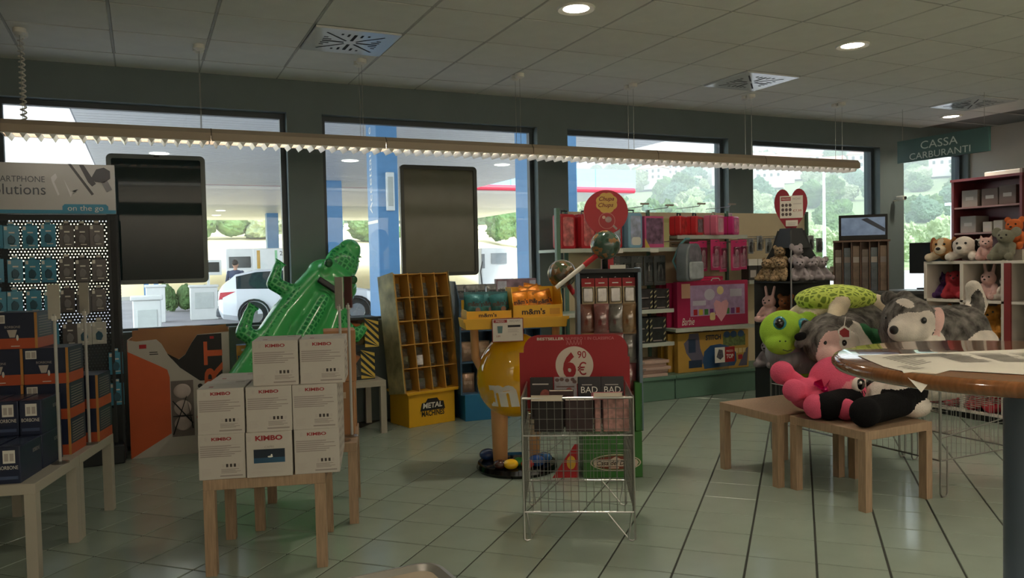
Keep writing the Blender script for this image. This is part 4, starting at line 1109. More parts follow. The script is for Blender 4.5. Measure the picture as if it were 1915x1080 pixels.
# ---------------------------------------------------------------- plain yellow egg-shaped tray stand
YG = mat('yellow_gloss', (236, 180, 24), .06, var=.03, coat=1)
Md = at(2.30, 4.91, -14)
t = thing('tray_stand', 'glossy yellow egg-shaped floor stand carrying a sweets tray', 'display stand', Md.translation, -14)
ob('base', MB().lathe([(0, 0), (.27, 0), (.28, .02), (.27, .05), (.2, .065), (0, .068)], 40), mat('black_gloss', (18, 18, 19), .1), t)
eg = [(.0, .36)] + [(.265 * math.sin(a) ** .9 * (1 + .06 * math.cos(a)), .65 - .29 * math.cos(a)) for a in [PI * i / 20 for i in range(1, 20)]] + [(0, .94)]
ob('body', MB().lathe(eg, 40, 0, Matrix.Diagonal((1, .8, 1, 1))), YG, t)
mo = text(t, 'm', Matrix(), .15, INKW, .2, bold=.06)
mm = mo.data.copy(); sc_ = mo.scale[:]; mo.matrix_local = Matrix(); mo.data = mm
for v in mm.vertices:
    x, z = v.co.x * sc_[0], v.co.y * sc_[1] + .535
    r_ = float(np.interp(z, [p_[1] for p_ in eg], [p_[0] for p_ in eg])); th = -.5 + x / max(r_, .1)
    v.co = ((r_ + .006) * math.sin(th), -.8 * (r_ + .006) * math.cos(th) - .001, z)
TAN = mat('tan_post', (206, 156, 104), .4)
for x in (-.115, .115): ob('leg_post', MB().tube([(x, 0, .06), (x, 0, .42)], [.05, .06], 16), TAN, t)
for x in (-.28, .29): ob('tray_post', MB().tube([(x * .75, 0, .66), (x * .98, -.01, .78), (x, -.02, .98)], .028, 14), TAN, t)
ob('tray', MB().slab([(-.36, .985), (.32, .985), (.33, 1.05), (-.37, 1.05)], -.2, .12), YEL, t, bevel=.004)
ob('tray_rim', MB().slab([(-.375, 1.035), (.335, 1.035), (.338, 1.056), (-.378, 1.056)], -.207, -.198), YEL, t)
for x, y, c, r_ in ((-.15, -.17, (70, 36, 30), .045), (-.08, -.2, (236, 186, 30), .05), (-.02, -.15, (30, 110, 50), .05), (.03, -.21, (186, 44, 40), .045), (.1, -.18, (34, 70, 130), .06), (.17, -.1, (34, 90, 150), .055), (-.19, .08, (34, 60, 110), .06)):
    ob('sweet', MB().ell((x, y, .055 + r_ * .6), (r_, r_, r_ * .68), 18, 12), mat('sweet_%d' % int(x * 1000), c, .12, var=0, coat=.5), t)
pc = thing('price_card', 'square price card hung on the front of the yellow tray', 'card', Md @ Vector((-.085, -.215, .9)), -14)
ob('card', MB().box(-.105, -.002, 0, .105, .002, .155), mat('price_card_maroon_edge', (140, 52, 48), .5), pc, smooth=0)
p = MB(); p.rect(-.1, .005, .1, .15, -.0025, 0); p.rect(-.094, .127, -.004, .146, -.003, 1); p.slab([(-.066, .058), (-.038, .058), (-.034, .105), (-.07, .105)], -.003, -.0026, 2); p.rect(.0, .095, .085, .11, -.003, 3); lines(p, .0, .08, .062, .09, 4, -.003, 4)
ob('card_print', p, [mat('price_card', (214, 208, 198), .5), DKRED, mat('teal_print', (86, 122, 124), .5), INKK, INKLG], pc, smooth=0)
text(pc, 'PREZZO', FR(-.05, -.0035, .1365), .011, INKW); text(pc, 'WOW!', FR(.045, -.0035, .136), .015, INKG, .07)
text(pc, '3,89', FR(-.065, -.0035, .038), .013, DKRED); text(pc, '3,39', FR(.045, -.0035, .045), .013, INKG)
ob('hanger', MB().box(-.08, -.001, .15, .08, .001, .16), CLEAR, pc, smooth=0)
bx = thing('snack_carton', 'low yellow counter carton of teal snack bags, left on the tray', 'carton', Md @ Vector((-.2, -.04, 1.05)), -14)
b = MB(); b.box(-.15, -.14, 0, .15, .12, .004); b.box(-.15, -.14, 0, .15, -.135, .055); b.box(-.15, .115, 0, .15, .12, .12); b.box(-.15, -.135, 0, -.146, .115, .06); b.box(.146, -.135, 0, .15, .115, .06)
ob('carton', b, YEL, bx, smooth=0); text(bx, "m&m's", FR(-.01, -.141, .028), .026, mat('print_dark_brown', (60, 40, 26), .5, var=0), .12, bold=.03)
b2 = thing('snack_carton', 'tall yellow counter carton of orange snack bags, right on the tray', 'carton', Md @ Vector((.13, -.04, 1.05)), -14)
b = MB(); b.box(-.17, -.14, 0, .17, .12, .004); b.box(-.17, -.14, 0, .17, -.135, .085); b.box(-.17, .115, 0, .17, .12, .2)
for x in (-.17, .166): b.slab([(-.14, 0), (.12, 0), (.12, .2), (-.08, .2), (-.14, .1)], 0, .004, 0, Matrix.Translation((x + .004, 0, 0)) @ Matrix.Rotation(PI / 2, 4, 'Z'))
ob('carton', b, YEL, b2, smooth=0); text(b2, "m&m's", FR(-.03, -.141, .042), .04, mat('print_dark_brown', (60, 40, 26), .5), .16, bold=.03)
ob('badge', MB().rect(.08, .02, .15, .06, -.141), mat('badge_amber', (206, 150, 40), .5), b2, smooth=0)
def brand_bag(mname, rgb):
    t = bag(mname, rgb, .13, .16, .05)
    text(t, "m&m's", FR(0, -.031, .09) , .034, mat('print_dark_brown', (60, 40, 26), .5), .1, bold=.03)
    ob('sweet_print', MB().poly([(.02 + .018 * math.cos(a * PI / 6), .05 + .018 * math.sin(a * PI / 6)) for a in range(12)], -.0275), mat('sweet_brown', (120, 84, 60), .4), t, smooth=0)
    return Many(t)
BT = brand_bag('bag_teal', (56, 118, 124)); BO = brand_bag('bag_orange', (222, 138, 40))
for i, x in enumerate((-.085, .015, .1)):
    BT.put('teal snack bag in the low carton, %s' % ['left one', 'middle one', 'right one'][i], Md @ Vector((-.2 + x, -.07 + .03 * (i % 2), 1.056)), (-8, 4 - 5 * i, -14 + rnd.uniform(-5, 5)), 'teal snack bags')
for i, x in enumerate((-.08, .005, .09)):
    BT.put('teal snack bag in the back row of the low carton, %s' % ['left', 'middle', 'right'][i], Md @ Vector((-.2 + x, .03, 1.056)), (-4, 3, -14), 'teal snack bags')
for i, (x, y, z, tl) in enumerate(((-.09, -.07, .005, -5), (.0, -.05, .008, 8), (.09, -.06, .01, -12), (-.06, .02, .03, 15), (.05, .03, .04, -20), (0, .06, .05, 10))):
    BO.put('orange snack bag, %s in the tall yellow carton' % ['front left', 'front middle', 'front right', 'middle left', 'middle right', 'rearmost'][i], Md @ Vector((.13 + x, y, 1.055 + z)), (-10, tl, -14 + rnd.uniform(-8, 8)), 'orange snack bags')

# ---------------------------------------------------------------- wire bin of books with the red sign
Mc = at(1.72, 3.60, -28.9)
t = thing('wire_bin', 'wire bin of books with a red price sign at its back', 'bin', Mc.translation, -28.9)
Wd, Dp = .56, .59
WIRE = mat('bin_wire', (150, 150, 146), .35, .8, var=.03)
def wire_side(mb, p0, ux, L_, z0, z1, nx, nz, r=.0022):
    p0 = Vector(p0); ux = Vector(ux)
    for i in range(nx + 1):
        a = p0 + ux * (L_ * i / nx); mb.tube([a + Vector((0, 0, z0)), a + Vector((0, 0, z1))], r, 4, cap=False)
    for j in range(nz + 1):
        z = z0 + (z1 - z0) * j / nz; mb.tube([p0 + Vector((0, 0, z)), p0 + ux * L_ + Vector((0, 0, z))], r, 4, cap=False)
for p0, ux, L_, z0, nx, nz in (((.01, 0, 0), (1, 0, 0), Wd - .02, .15, 14, 11), ((.01, Dp, 0), (1, 0, 0), Wd - .02, .15, 14, 11), ((0, .01, 0), (0, 1, 0), Dp - .02, .15, 14, 11), ((Wd, .01, 0), (0, 1, 0), Dp - .02, .15, 14, 11)):
    m_ = MB(); wire_side(m_, p0, ux, L_, z0, .73, nx, nz, .0016); ob('wire_panel', m_, WIRE, t)
m_ = MB(); 
for i in range(18): m_.tube([(Wd * i / 17, 0, .54), (Wd * i / 17, Dp, .54)], .0022, 4, cap=False)
for i in range(18): m_.tube([(0, Dp * i / 17, .54), (Wd, Dp * i / 17, .54)], .0022, 4, cap=False)
ob('wire_shelf', m_, CHROME, t)
m_ = MB()
for z, r_ in ((.73, .006), (.54, .0035), (.15, .0045)): m_.tube([(0, 0, z), (Wd, 0, z), (Wd, Dp, z), (0, Dp, z), (0, 0, z)], r_, 8)
ob('rim', m_, CHROME, t)
m_ = MB()
for x in (0, Wd):
    for y in (0, Dp):
        sx = .035 if x == 0 else -.035
        lg = MB(); lg.tube([(x, y, .74), (x, y, .012), (x + sx * .4, y, .004), (x + sx, y, .012), (x + sx * .4, y, .15)], .005, 8)
        lg.tube([(x, y + (.03 if y == 0 else -.03), .74), (x, y + (.03 if y == 0 else -.03), .15), (x, y, .02)], .004, 6)
        ob('leg', lg, CHROME, t)
for y in (0, Dp):
    bm_ = MB(); bm_.tube([(.03, y, .012), (.14, y, .15)], .003, 6); bm_.tube([(Wd - .03, y, .012), (Wd - .14, y, .15)], .003, 6)
    ob('brace', bm_, CHROME, t)
for x in (0.004, Wd - .004):
    ob('side_plate', MB().box(x - .002, .0, .15, x + .002, .045, .72), mat('galvanised_plate', (120, 120, 116), .4, .6), t, smooth=0)
sg = []
for a in range(0, 91, 15): sg.append((Wd + .02 - .085 + .085 * math.sin(R(90 - a)), .915 + .085 * math.cos(R(90 - a))))
for a in range(0, 91, 15): sg.append((-.015 + .085 - .085 * math.sin(R(a)), .915 + .085 * math.cos(R(a))))
sg = [(-.04, .56), (Wd + .03, .56), (Wd + .03, .87), (Wd + .02, .87)] + sg + [(-.015, .9), (-.04, .9)]
ob('sign_board', MB().slab(sg, Dp - .035, Dp - .03), mat('sign_red', (158, 32, 40), .5, var=.02), t, smooth=0)
ys = Dp - .036
cp_ = MB(); cp_.poly([(.275 + .108 * math.cos(a * PI / 24), .825 + .108 * math.sin(a * PI / 24)) for a in range(48)], ys, 0)
for k in range(5):
    x = .275 + (k - 2) * .017; cp_.tube([(x - .007, ys, .942), (x - .001 + (k - 2) * .002, ys, .965), (x + (k - 2) * .005, ys, .972)], .0016, 4, 1); cp_.tube([(x + .007, ys, .942), (x + .002 + (k - 2) * .003, ys, .965)], .0016, 4, 1)
ob('sign_print', cp_, [mat('sign_cream', (214, 200, 186), .5, var=0), mat('sign_pink', (206, 130, 132), .5, var=0)], t, smooth=0)
SR = mat('sign_red', (158, 32, 40), .5); SPK = mat('sign_pink', (206, 130, 132), .5)
text(t, '6', FR(.247, ys - .001, .825), .15, SR, .075, bold=.045); text(t, '90', FR(.318, ys - .001, .885), .042, SR, .05, bold=.01); text(t, '€', FR(.318, ys - .001, .805), .076, SR, .05)
text(t, 'BESTSELLER', FR(.063, ys - .001, .978), .016, mat('sign_cream', (214, 200, 186), .5), .155, align=-1, bold=.03); text(t, 'NUMERO 1 IN CLASSIFICA', FR(.228, ys - .001, .978), .016, SPK, .275, align=-1)

def book(label, M, rot, w, h, d, mcov, title=None, deco=None, ink=INKW, spine=None):
    """cover faces local -Y, base at the origin"""
    t = thing('book', label, 'book', M, rot, 'books in the wire bin')
    c = MB(); c.box(-w / 2, -d / 2, 0, w / 2, -d / 2 + .003, h); c.box(-w / 2, d / 2 - .003, 0, w / 2, d / 2, h); c.box(-w / 2, -d / 2, 0, -w / 2 + .003, d / 2, h)
    ob('cover', c, mcov, t, smooth=0)
    ob('pages', MB().box(-w / 2 + .003, -d / 2 + .003, .003, w / 2 - .004, d / 2 - .003, h - .003), mat('paper_edge', (206, 196, 178), .8, var=.04), t, smooth=0)
    if title: text(t, title, FR(0, -d / 2 - .0006, h * .66), .034, ink, w * .72)
    if deco:
        p = MB(); deco(p, w, h, -d / 2 - .0006); ob('cover_print', p, [mat('rose_print', (150, 76, 70), .5, var=.3, scale=40), INKLG, mat('blossom_print', (96, 70, 66), .5, var=.3, scale=40)], t, smooth=0)
    return t
bk1 = mat('book_black', (34, 28, 30), .35, var=.1); bk2 = mat('book_grey_bloom', (150, 146, 150), .4, scale=30, var=.2); bk3 = mat('book_ink', (28, 28, 34), .35); bkp = mat('book_rose_pattern', (186, 140, 134), .4, scale=45, var=.35); bkd = mat('book_plum', (56, 38, 40), .35, scale=20, var=.3); bkr = mat('book_pink', (206, 112, 124), .4, scale=25, var=.25)
rose = lambda p, w, h, y: (p.poly([(.02 + .028 * math.cos(a), .11 + .03 * math.sin(a)) for a in [i * PI / 8 for i in range(16)]], y, 0), p.poly([(-.02 + .014 * math.cos(a), .09 + .014 * math.sin(a)) for a in [i * PI / 8 for i in range(16)]], y, 0), lines(p, -.05, .05, .165, .18, 1, y, 1))
flow = lambda p, w, h, y: ([p.poly([(x + .012 * math.cos(a), z + .01 * math.sin(a)) for a in [i * PI / 6 for i in range(12)]], y, 2) for x, z in ((-.045, .19), (-.02, .193), (.01, .188), (.04, .192), (.05, .18), (-.02, .1), (.025, .11))], p.poly([(.02 + .02 * math.cos(a), .125 + .024 * math.sin(a)) for a in [i * PI / 8 for i in range(16)]], y - .0003, 0), lines(p, -.05, .05, .15, .165, 1, y, 2))
sub = lambda p, w, h, y: lines(p, -.04, .035, .16, .17, 1, y, 1)
zb = .545
for x, mcv, tt, dc, lb in ((.09, bk1, None, rose, 'black paperback with a rose, back left in the wire bin'), (.222, bk2, None, flow, 'grey floral paperback, second in the back row of the bin'), (.352, bk3, 'BAD', sub, 'black BAD paperback, third in the back row of the bin'), (.478, bk3, 'BAD', sub, 'black BAD paperback at the right end of the back row')):
    book(lb, Mc @ Vector((x, .36, .578)), (-6, 0, -28.9 + rnd.uniform(-1, 1)), .125, .205, .045, mcv, tt, dc)
for i, x in enumerate((.09, .222, .352, .478)):
    book('dark paperback lying flat under the back row of the bin, %s' % ORD[i], Mc @ Vector((x, .46, .561)), (90, 0, -28.9), .125, .2, .03, bkd)
for x, w_, mcv, lb, hh in ((.135, .15, bk1, 'black paperback stack leading the front left of the bin', .165), (.29, .14, bkd, 'plum coloured paperback in the front middle of the bin', .16), (.385, .03, bkp, 'thin patterned book beside the plum paperback', .17), (.478, .13, bkp, 'rose patterned book at the front right of the bin', .17)):
    book(lb, Mc @ Vector((x, .11, zb)), (-3, 0, -28.9 + rnd.uniform(-2, 2)), w_, hh, .1, mcv)
book('thin dark book standing edge-on behind the front black book', Mc @ Vector((.2, .22, zb)), (0, 0, -28.9), .13, .19, .05, bkd)
book('pink paperback lying across the front right of the bin', Mc @ Vector((.43, .12, zb + .172)), (78, 0, -26), .15, .12, .035, bkr)
book('cream paperback lying on the front left of the bin', Mc @ Vector((.13, .11, zb + .167)), (80, 0, -30), .16, .12, .03, mat('book_cream', (190, 176, 158), .5, scale=20, var=.2))

# ---------------------------------------------------------------- sweets tower with round sign and giant lollipops
Ms = at(2.57, 4.47, -25.9)
t = thing('sweets_tower', 'blue grey sweets tower with green base and round red sign', 'display stand', Ms.translation, -25.9)
GB = mat('base_green', (52, 112, 44), .4, var=.06); SG = mat('steel_blue_grey', (112, 130, 146), .35, .3)
ob('base', MB().box(0, 0, 0, .39, .34, .3), GB, t, bevel=.004)
ob('base_front', MB().box(.35, .02, .3, .4, .34, .62), GB, t, bevel=.004)
ob('back_panel', MB().box(0, .18, .3, .39, .2, 1.36), mat('panel_dark', (52, 54, 58), .5), t, smooth=0)
for x in (-.02, .38): ob('side_post', MB().box(x, .02, .3, x + .025, .2, 1.37), SG, t, bevel=.005)
ob('price_strip', MB().box(.2, .0, 1.365, .3, .004, 1.39), INKW, t, smooth=0)
ob('top_rail', MB().box(-.02, .02, 1.34, .4, .2, 1.365), mat('panel_dark', (52, 54, 58), .5), t, smooth=0)
def oval(p, cx, cz, a, b, y, mi): p.poly([(cx + a * math.cos(i * PI / 20), cz + b * math.sin(i * PI / 20)) for i in range(40)], y, mi)
p = MB(); oval(p, .215, .1, .165, .055, -.001, 0); oval(p, .215, .1, .157, .049, -.0016, 1); oval(p, .215, .1, .15, .044, -.0022, 2)
p.poly([(.08, .075), (.35, .075), (.365, .1), (.35, .122), (.25, .122), (.215, .14), (.18, .122), (.08, .122), (.066, .1)], -.0028, 0)
lines(p, .17, .26, .062, .072, 1, -.003, 0, .8)
ob('logo_badge', p, [mat('logo_cream', (206, 190, 172), .5), GB, mat('logo_brown_red', (120, 52, 36), .5)], t, smooth=0)
text(t, 'Casa del Dolce', FR(.215, -.0034, .098), .03, mat('print_dark_brown', (60, 40, 26), .5), .25, bold=.02, shear=.25)
def sweet_pack():
    t = thing('sweets_pack', '', 'pack')
    ob('backing_card', MB().box(-.042, -.003, 0, .042, .003, .17), mat('sweets_card', (196, 176, 140), .4, scale=25, var=.25), t, bevel=.003)
    p = MB(); p.rect(-.042, .115, .042, .17, -.0036, 0); p.rect(-.02, .135, .02, .142, -.004, 1)
    ob('header_print', p, [RED, INKW], t, smooth=0)
    ob('blister', MB().box(-.035, -.03, .01, .035, -.003, .11), BLISTER, t, bevel=.008)
    ob('peg', MB().tube([(0, .1, .175), (0, -.03, .175)], .003, 5), CHROME, t)
    return Many(t)
SP = sweet_pack()
for i in range(4): SP.put('red topped sweets pack on the tower, %s' % ['leftmost', 'second from left', 'third from left', 'rightmost'][i], Ms @ Vector((.06 + .09 * i, .07, 1.135)), (-4, 0, -25.9 + rnd.uniform(-4, 4)), 'red topped sweets packs')
fb = [Many(bag('film_bag_%d' % k, c, .1, .19, .06, None, .1, .18)) for k, c in enumerate(((186, 120, 100), (196, 154, 108), (150, 142, 136), (178, 104, 104)))]
for b_ in fb: ob('film', MB().pillow(.104, .19, .072, n=6, m=8), BLISTER, b_.src, smooth=60)
for j in range(4):
    for i in range(4):
        fb[(i * 3 + j) % 4].put('crinkly clear sweets bag, %s row, %s on the tower' % (ORD[j], ['leftmost', 'second', 'third', 'rightmost'][i]), Ms @ Vector((.055 + .09 * i, .08 + rnd.uniform(-.02, .02), .94 - .195 * j)), -25.9 + rnd.uniform(-15, 15), 'crinkly sweets bags on the tower')
sgn = ob('round_sign', MB().tube([(.19, .1, 1.74), (.19, .135, 1.74)], .145, 48), mat('disc_red', (186, 34, 48), .4, var=.02), t)
ob('sign_post', MB().box(.155, .105, 1.36, .235, .13, 1.64), mat('disc_red', (186, 34, 48), .4), t, smooth=0)
p = MB(); pts = []
for i in range(64):
    a = i * 2 * PI / 64; r_ = .066 + .007 * abs(math.sin(a * 4)); pts.append((.195 + r_ * math.cos(a), 1.80 + r_ * .95 * math.sin(a)))
p.poly(pts, .0985, 0); p.poly([(.195 + .055 * math.cos(i * PI / 16), 1.682 + .055 * math.sin(i * PI / 16)) for i in range(32)], .0988, 1); p.poly([(.195 + .05 * math.cos(i * PI / 16), 1.682 + .05 * math.sin(i * PI / 16)) for i in range(32)], .0984, 2)
p.slab([(.23, 1.645), (.24, 1.655), (.265, 1.63), (.255, 1.62)], .0984, .0988, 3); p.poly([(.205 + .022 * math.cos(i * PI / 8), 1.69 + .02 * math.sin(i * PI / 8)) for i in range(16)], .098, 3); p.poly([(.175 + .011 * math.cos(i * PI / 8), 1.705 + .011 * math.sin(i * PI / 8)) for i in range(16)], .098, 4)
ob('sign_print', p, [mat('daisy_yellow', (226, 180, 90), .4, var=0), mat('disc_pale', (206, 120, 116), .4, var=0), mat('disc_red2', (176, 40, 50), .4, var=.1), mat('disc_grey', (180, 150, 148), .4, var=.2, scale=40), mat('disc_cream', (226, 190, 170), .4, var=0)], sgn, smooth=0)
text(sgn, 'Chupa', FR(.195, .0975, 1.823), .036, mat('script_brown', (130, 44, 30), .4, var=0), .1, bold=.015, shear=.3); text(sgn, 'Chups', FR(.19, .0975, 1.782), .036, mat('script_brown', (130, 44, 30), .4), .1, bold=.015, shear=.3)
def mosaic(name, stops):
    m = bpy.data.materials.new(name); m.use_nodes = True
    nt = m.node_tree; N = nt.nodes; L = nt.links; b = N['Principled BSDF']; b.inputs['Roughness'].default_value = .12; b.inputs['Coat Weight'].default_value = .6
    tc = N.new('ShaderNodeTexCoord'); v = N.new('ShaderNodeTexVoronoi'); v.inputs['Scale'].default_value = 36; rp = N.new('ShaderNodeValToRGB'); sp = N.new('ShaderNodeSeparateColor')
    rp.color_ramp.interpolation = 'CONSTANT'
    for i, c in enumerate(stops):
        e = rp.color_ramp.elements[i] if i < 2 else rp.color_ramp.elements.new(.5)
        e.position = i / len(stops); e.color = (*S(*c), 1)
    n2 = N.new('ShaderNodeTexNoise'); n2.inputs['Scale'].default_value = 20; bp = N.new('ShaderNodeBump'); bp.inputs['Strength'].default_value = .6; bp.inputs['Distance'].default_value = .01
    L.new(tc.outputs['Object'], v.inputs['Vector']); L.new(tc.outputs['Object'], n2.inputs['Vector']); L.new(v.outputs['Color'], sp.inputs[0]); L.new(sp.outputs[0], rp.inputs[0]); L.new(rp.outputs[0], b.inputs['Base Color'])
    L.new(n2.outputs['Fac'], bp.inputs['Height']); L.new(bp.outputs[0], b.inputs['Normal'])
    return m
WR = mosaic('mosaic_wrapper', [(52, 74, 62), (84, 96, 84), (60, 90, 78), (150, 112, 74), (78, 78, 74)]); WR2 = mosaic('mosaic_wrapper_warm', [(70, 82, 58), (120, 92, 62), (96, 90, 76), (150, 140, 124), (64, 62, 54)])
def lolly(c, r_, a, b, m):
    e = bpy.data.objects.new('giant_lollipop', None); COL.objects.link(e); e.parent = t
    ob('sweet_ball', MB().ell(c, (r_, r_, r_), 28, 18), m, e); ob('stick', MB().tube([a, b], .014, 14), WHITE, e); ob('stick_wrap', MB().tube([Vector(a), Vector(a).lerp(Vector(b), .35)], .017, 14), RED, e)
inv = Ms.inverted(); L3 = lambda x, y, z: inv @ Vector((x, y, z))
lolly(L3(2.712, 4.374, 1.52), .096, L3(2.665, 4.374, 1.468), L3(2.407, 4.489, 1.253), WR)
lolly(L3(2.6, 4.76, 1.335), .098, L3(2.62, 4.72, 1.27), L3(2.7, 4.6, 1.06), WR2)
ob('lolly_bracket', MB().tube([L3(2.72, 4.4, 1.44), L3(2.76, 4.46, 1.36)], .02, 8), BLACK, t)
ob('triangle_board', MB().slab([(-.2, .0), (-.03, .0), (-.03, .22), (-.05, .22)], .02, .026), RED, t, smooth=0)
ob('triangle_print', MB().poly([(-.075 + .03 * math.cos(i * PI / 8), .1 + .045 * math.sin(i * PI / 8)) for i in range(16)], .0195), mat('badge_yellow', (214, 170, 60), .4), t, smooth=0)

# ---------------------------------------------------------------- toy gondola along the window wall
t = thing('toy_gondola', 'long green and cream shop shelving full of toys under the windows', 'shelving', (3.55, 6.55, 0))
PAN = mat('shelf_back_cream', (214, 198, 164), .55, var=.03)
gx = lambda x: x - 3.55
for a, b in ((3.55, 4.86), (4.86, 5.91), (5.91, 7.1)):
    ob('plinth', MB().box(gx(a) + .005, 0, 0, gx(b) - .005, .46, .21), GREENM, t, bevel=.006)
    ob('base_shelf', MB().box(gx(a) + .003, -.02, .21, gx(b) - .003, .46, .245), GREENM, t, bevel=.004)
    ob('back_panel', MB().box(gx(max(a, 3.85)), .45, .245, gx(b), .465, 1.92), PAN, t, smooth=0)
for x in (3.87, 4.86, 5.91, 7.1): ob('upright', MB().box(gx(x) - .015, .42, .245, gx(x) + .015, .45, 1.94), GREENM, t, smooth=0)
ob('end_post', MB().box(-.03, -.02, 0, .01, .03, 1.92), GREENM, t, bevel=.005)
SHF = mat('shelf_pale_green', (176, 190, 172), .4, var=.03)
def shelf(x0, x1, z, d0=0): ob('shelf', MB().box(gx(x0) + .01, d0, z - .03, gx(x1) - .01, .44, z), SHF, t, bevel=.004); ob('price_rail', MB().box(gx(x0) + .01, d0 - .012, z - .035, gx(x1) - .01, d0 - .002, z + .004), mat('price_rail_clear', (190, 196, 186), .3), t, smooth=0)
shelf(3.55, 4.97, 1.535); shelf(3.55, 4.86, .92); shelf(3.55, 4.86, .585); shelf(4.86, 5.91, .71); shelf(4.97, 5.91, 1.66, .1); shelf(5.91, 6.5, 1.17, .1)
for x in (4.2, 4.62): ob('price_ticket', MB().rect(gx(x) - .05, 1.49, gx(x) + .05, 1.53, -.014), INKW, t, smooth=0)
pegs = [(4.55, 1.97), (4.85, 1.96), (5.25, 1.98), (5.65, 1.98)]
for x, z in pegs:
    ob('peg_hook', MB().tube([(gx(x), .46, z - .02), (gx(x) - .02, .05, z - .02), (gx(x) - .02, .03, z + .0)], .004, 6), CHROME, t); ob('peg_ticket', MB().box(gx(x) - .06, .02, z - .005, gx(x) + .04, .03, z + .012), INKG, t, smooth=0)
for i in range(9):
    ob('peg_hook', MB().tube([(gx(5.98 + i * .125), .46, 1.62 + .03 * (i % 2)), (gx(5.98 + i * .125), .1, 1.62 + .03 * (i % 2))], .004, 6), CHROME, t)

def rrect(x0, z0, x1, z1, r_, k=4):
    P = []
    for cx, cz, s in ((x1 - r_, z0 + r_, -90), (x1 - r_, z1 - r_, 0), (x0 + r_, z1 - r_, 90), (x0 + r_, z0 + r_, 180)):
        P += [(cx + r_ * math.cos(R(s + 90 * i / k)), cz + r_ * math.sin(R(s + 90 * i / k))) for i in range(k + 1)]
    return P
def case(label, loc, rot, w, h, d, rgb, pic, hrgb=(40, 42, 46), group='toy cases on the gondola'):
    t = thing('toy_case', label, 'toy', loc, rot, group)
    m = mat('case_%d_%d_%d' % rgb, rgb, .3, var=.04)
    ob('shell', MB().slab(rrect(-w / 2, 0, w / 2, h, .03), -d / 2, d / 2), m, t, bevel=.012)
    ob('picture', MB().poly(rrect(-w * .36, .03, w * .36, h - .03, .02), -d / 2 - .001), pic, t, smooth=0)
    ob('handle', MB().tube([(-.04, 0, h - .005), (-.04, 0, h + .03), (.04, 0, h + .03), (.04, 0, h - .005)], .008, 8), mat('case_handle_%d' % hrgb[0], hrgb, .4), t)
    ob('seam', MB().slab(rrect(-w / 2 - .002, -.002, w / 2 + .002, h + .002, .03), -.004, .004), mat('case_seam_%d' % rgb[0], tuple(int(v * .75) for v in rgb), .4), t)
    return t
def pic(name, rgb, sc=14, var=.6): return mat(name, rgb, .35, scale=sc, var=var)
case('red toy case partly hidden behind the round red sign', (3.72, 6.75, 1.537), 15, .2, .34, .12, (186, 40, 50), pic('pic_pale_red', (206, 120, 120)))
case('second red toy case just behind the giant lollipop', (3.95, 6.75, 1.537), 15, .2, .34, .12, (196, 48, 58), pic('pic_pale_red', (206, 120, 120)))
case('red toy case with a black and white picture on the top shelf', (4.2, 6.68, 1.537), 12, .2, .34, .14, (204, 48, 52), pic('pic_bw', (150, 160, 168), 20, .8))
c = case('pale blue toy case on the top shelf of the gondola', (4.44, 6.68, 1.537), 12, .2, .35, .14, (134, 180, 208), pic('pic_blue', (172, 180, 206), 12, .45))
ob('label_print', MB().poly(rrect(-.06, .03, .07, .11, .03), -.073), INKW, c, smooth=0)
t2 = thing('doll_box', 'pink toy box with a dark window beside the pale blue case', 'box', (4.69, 6.7, 1.537), 8)
ob('carton', MB().box(-.13, -.06, 0, .13, .06, .32), mat('box_pink', (204, 90, 140), .4), t2, bevel=.004); ob('picture', MB().rect(-.11, .04, .12, .3, -.061), pic('pic_dolls', (120, 92, 116), 16, .7), t2, smooth=0)
ob('corner_print', MB().poly([(-.13, 0), (-.06, 0), (-.13, .1)], -.0615), mat('yellow_print', (214, 190, 90), .5), t2, smooth=0)
t2 = thing('toy_box', 'pale yellow green box at the end of the top shelf', 'box', (4.89, 6.78, 1.537), 0)
ob('carton', MB().box(-.05, -.06, 0, .05, .06, .3), mat('box_lime', (196, 198, 140), .5), t2, bevel=.004); ob('lid', MB().box(-.052, -.062, .26, .052, .062, .302), mat('box_lime_dark', (176, 180, 120), .5), t2, smooth=0)
case('left bright red toy case on the high narrow shelf', (5.06, 6.72, 1.662), 32, .22, .2, .13, (206, 44, 50), pic('pic_red', (190, 60, 60)))
case('toy case with a grey picture and black handle on the high shelf', (5.26, 6.72, 1.662), 32, .21, .2, .13, (212, 52, 60), pic('pic_grey', (110, 112, 116), 18, .7))
case('pale pink toy case with white front on the high shelf', (5.5, 6.7, 1.662), 32, .24, .21, .15, (232, 120, 150), pic('pic_white_pink', (232, 190, 196), 9, .3), (190, 200, 170))
case('magenta toy case at the right end of the high shelf', (5.74, 6.72, 1.662), 32, .2, .2, .13, (206, 40, 130), pic('pic_pink', (222, 120, 160), 14, .5), (220, 180, 200))
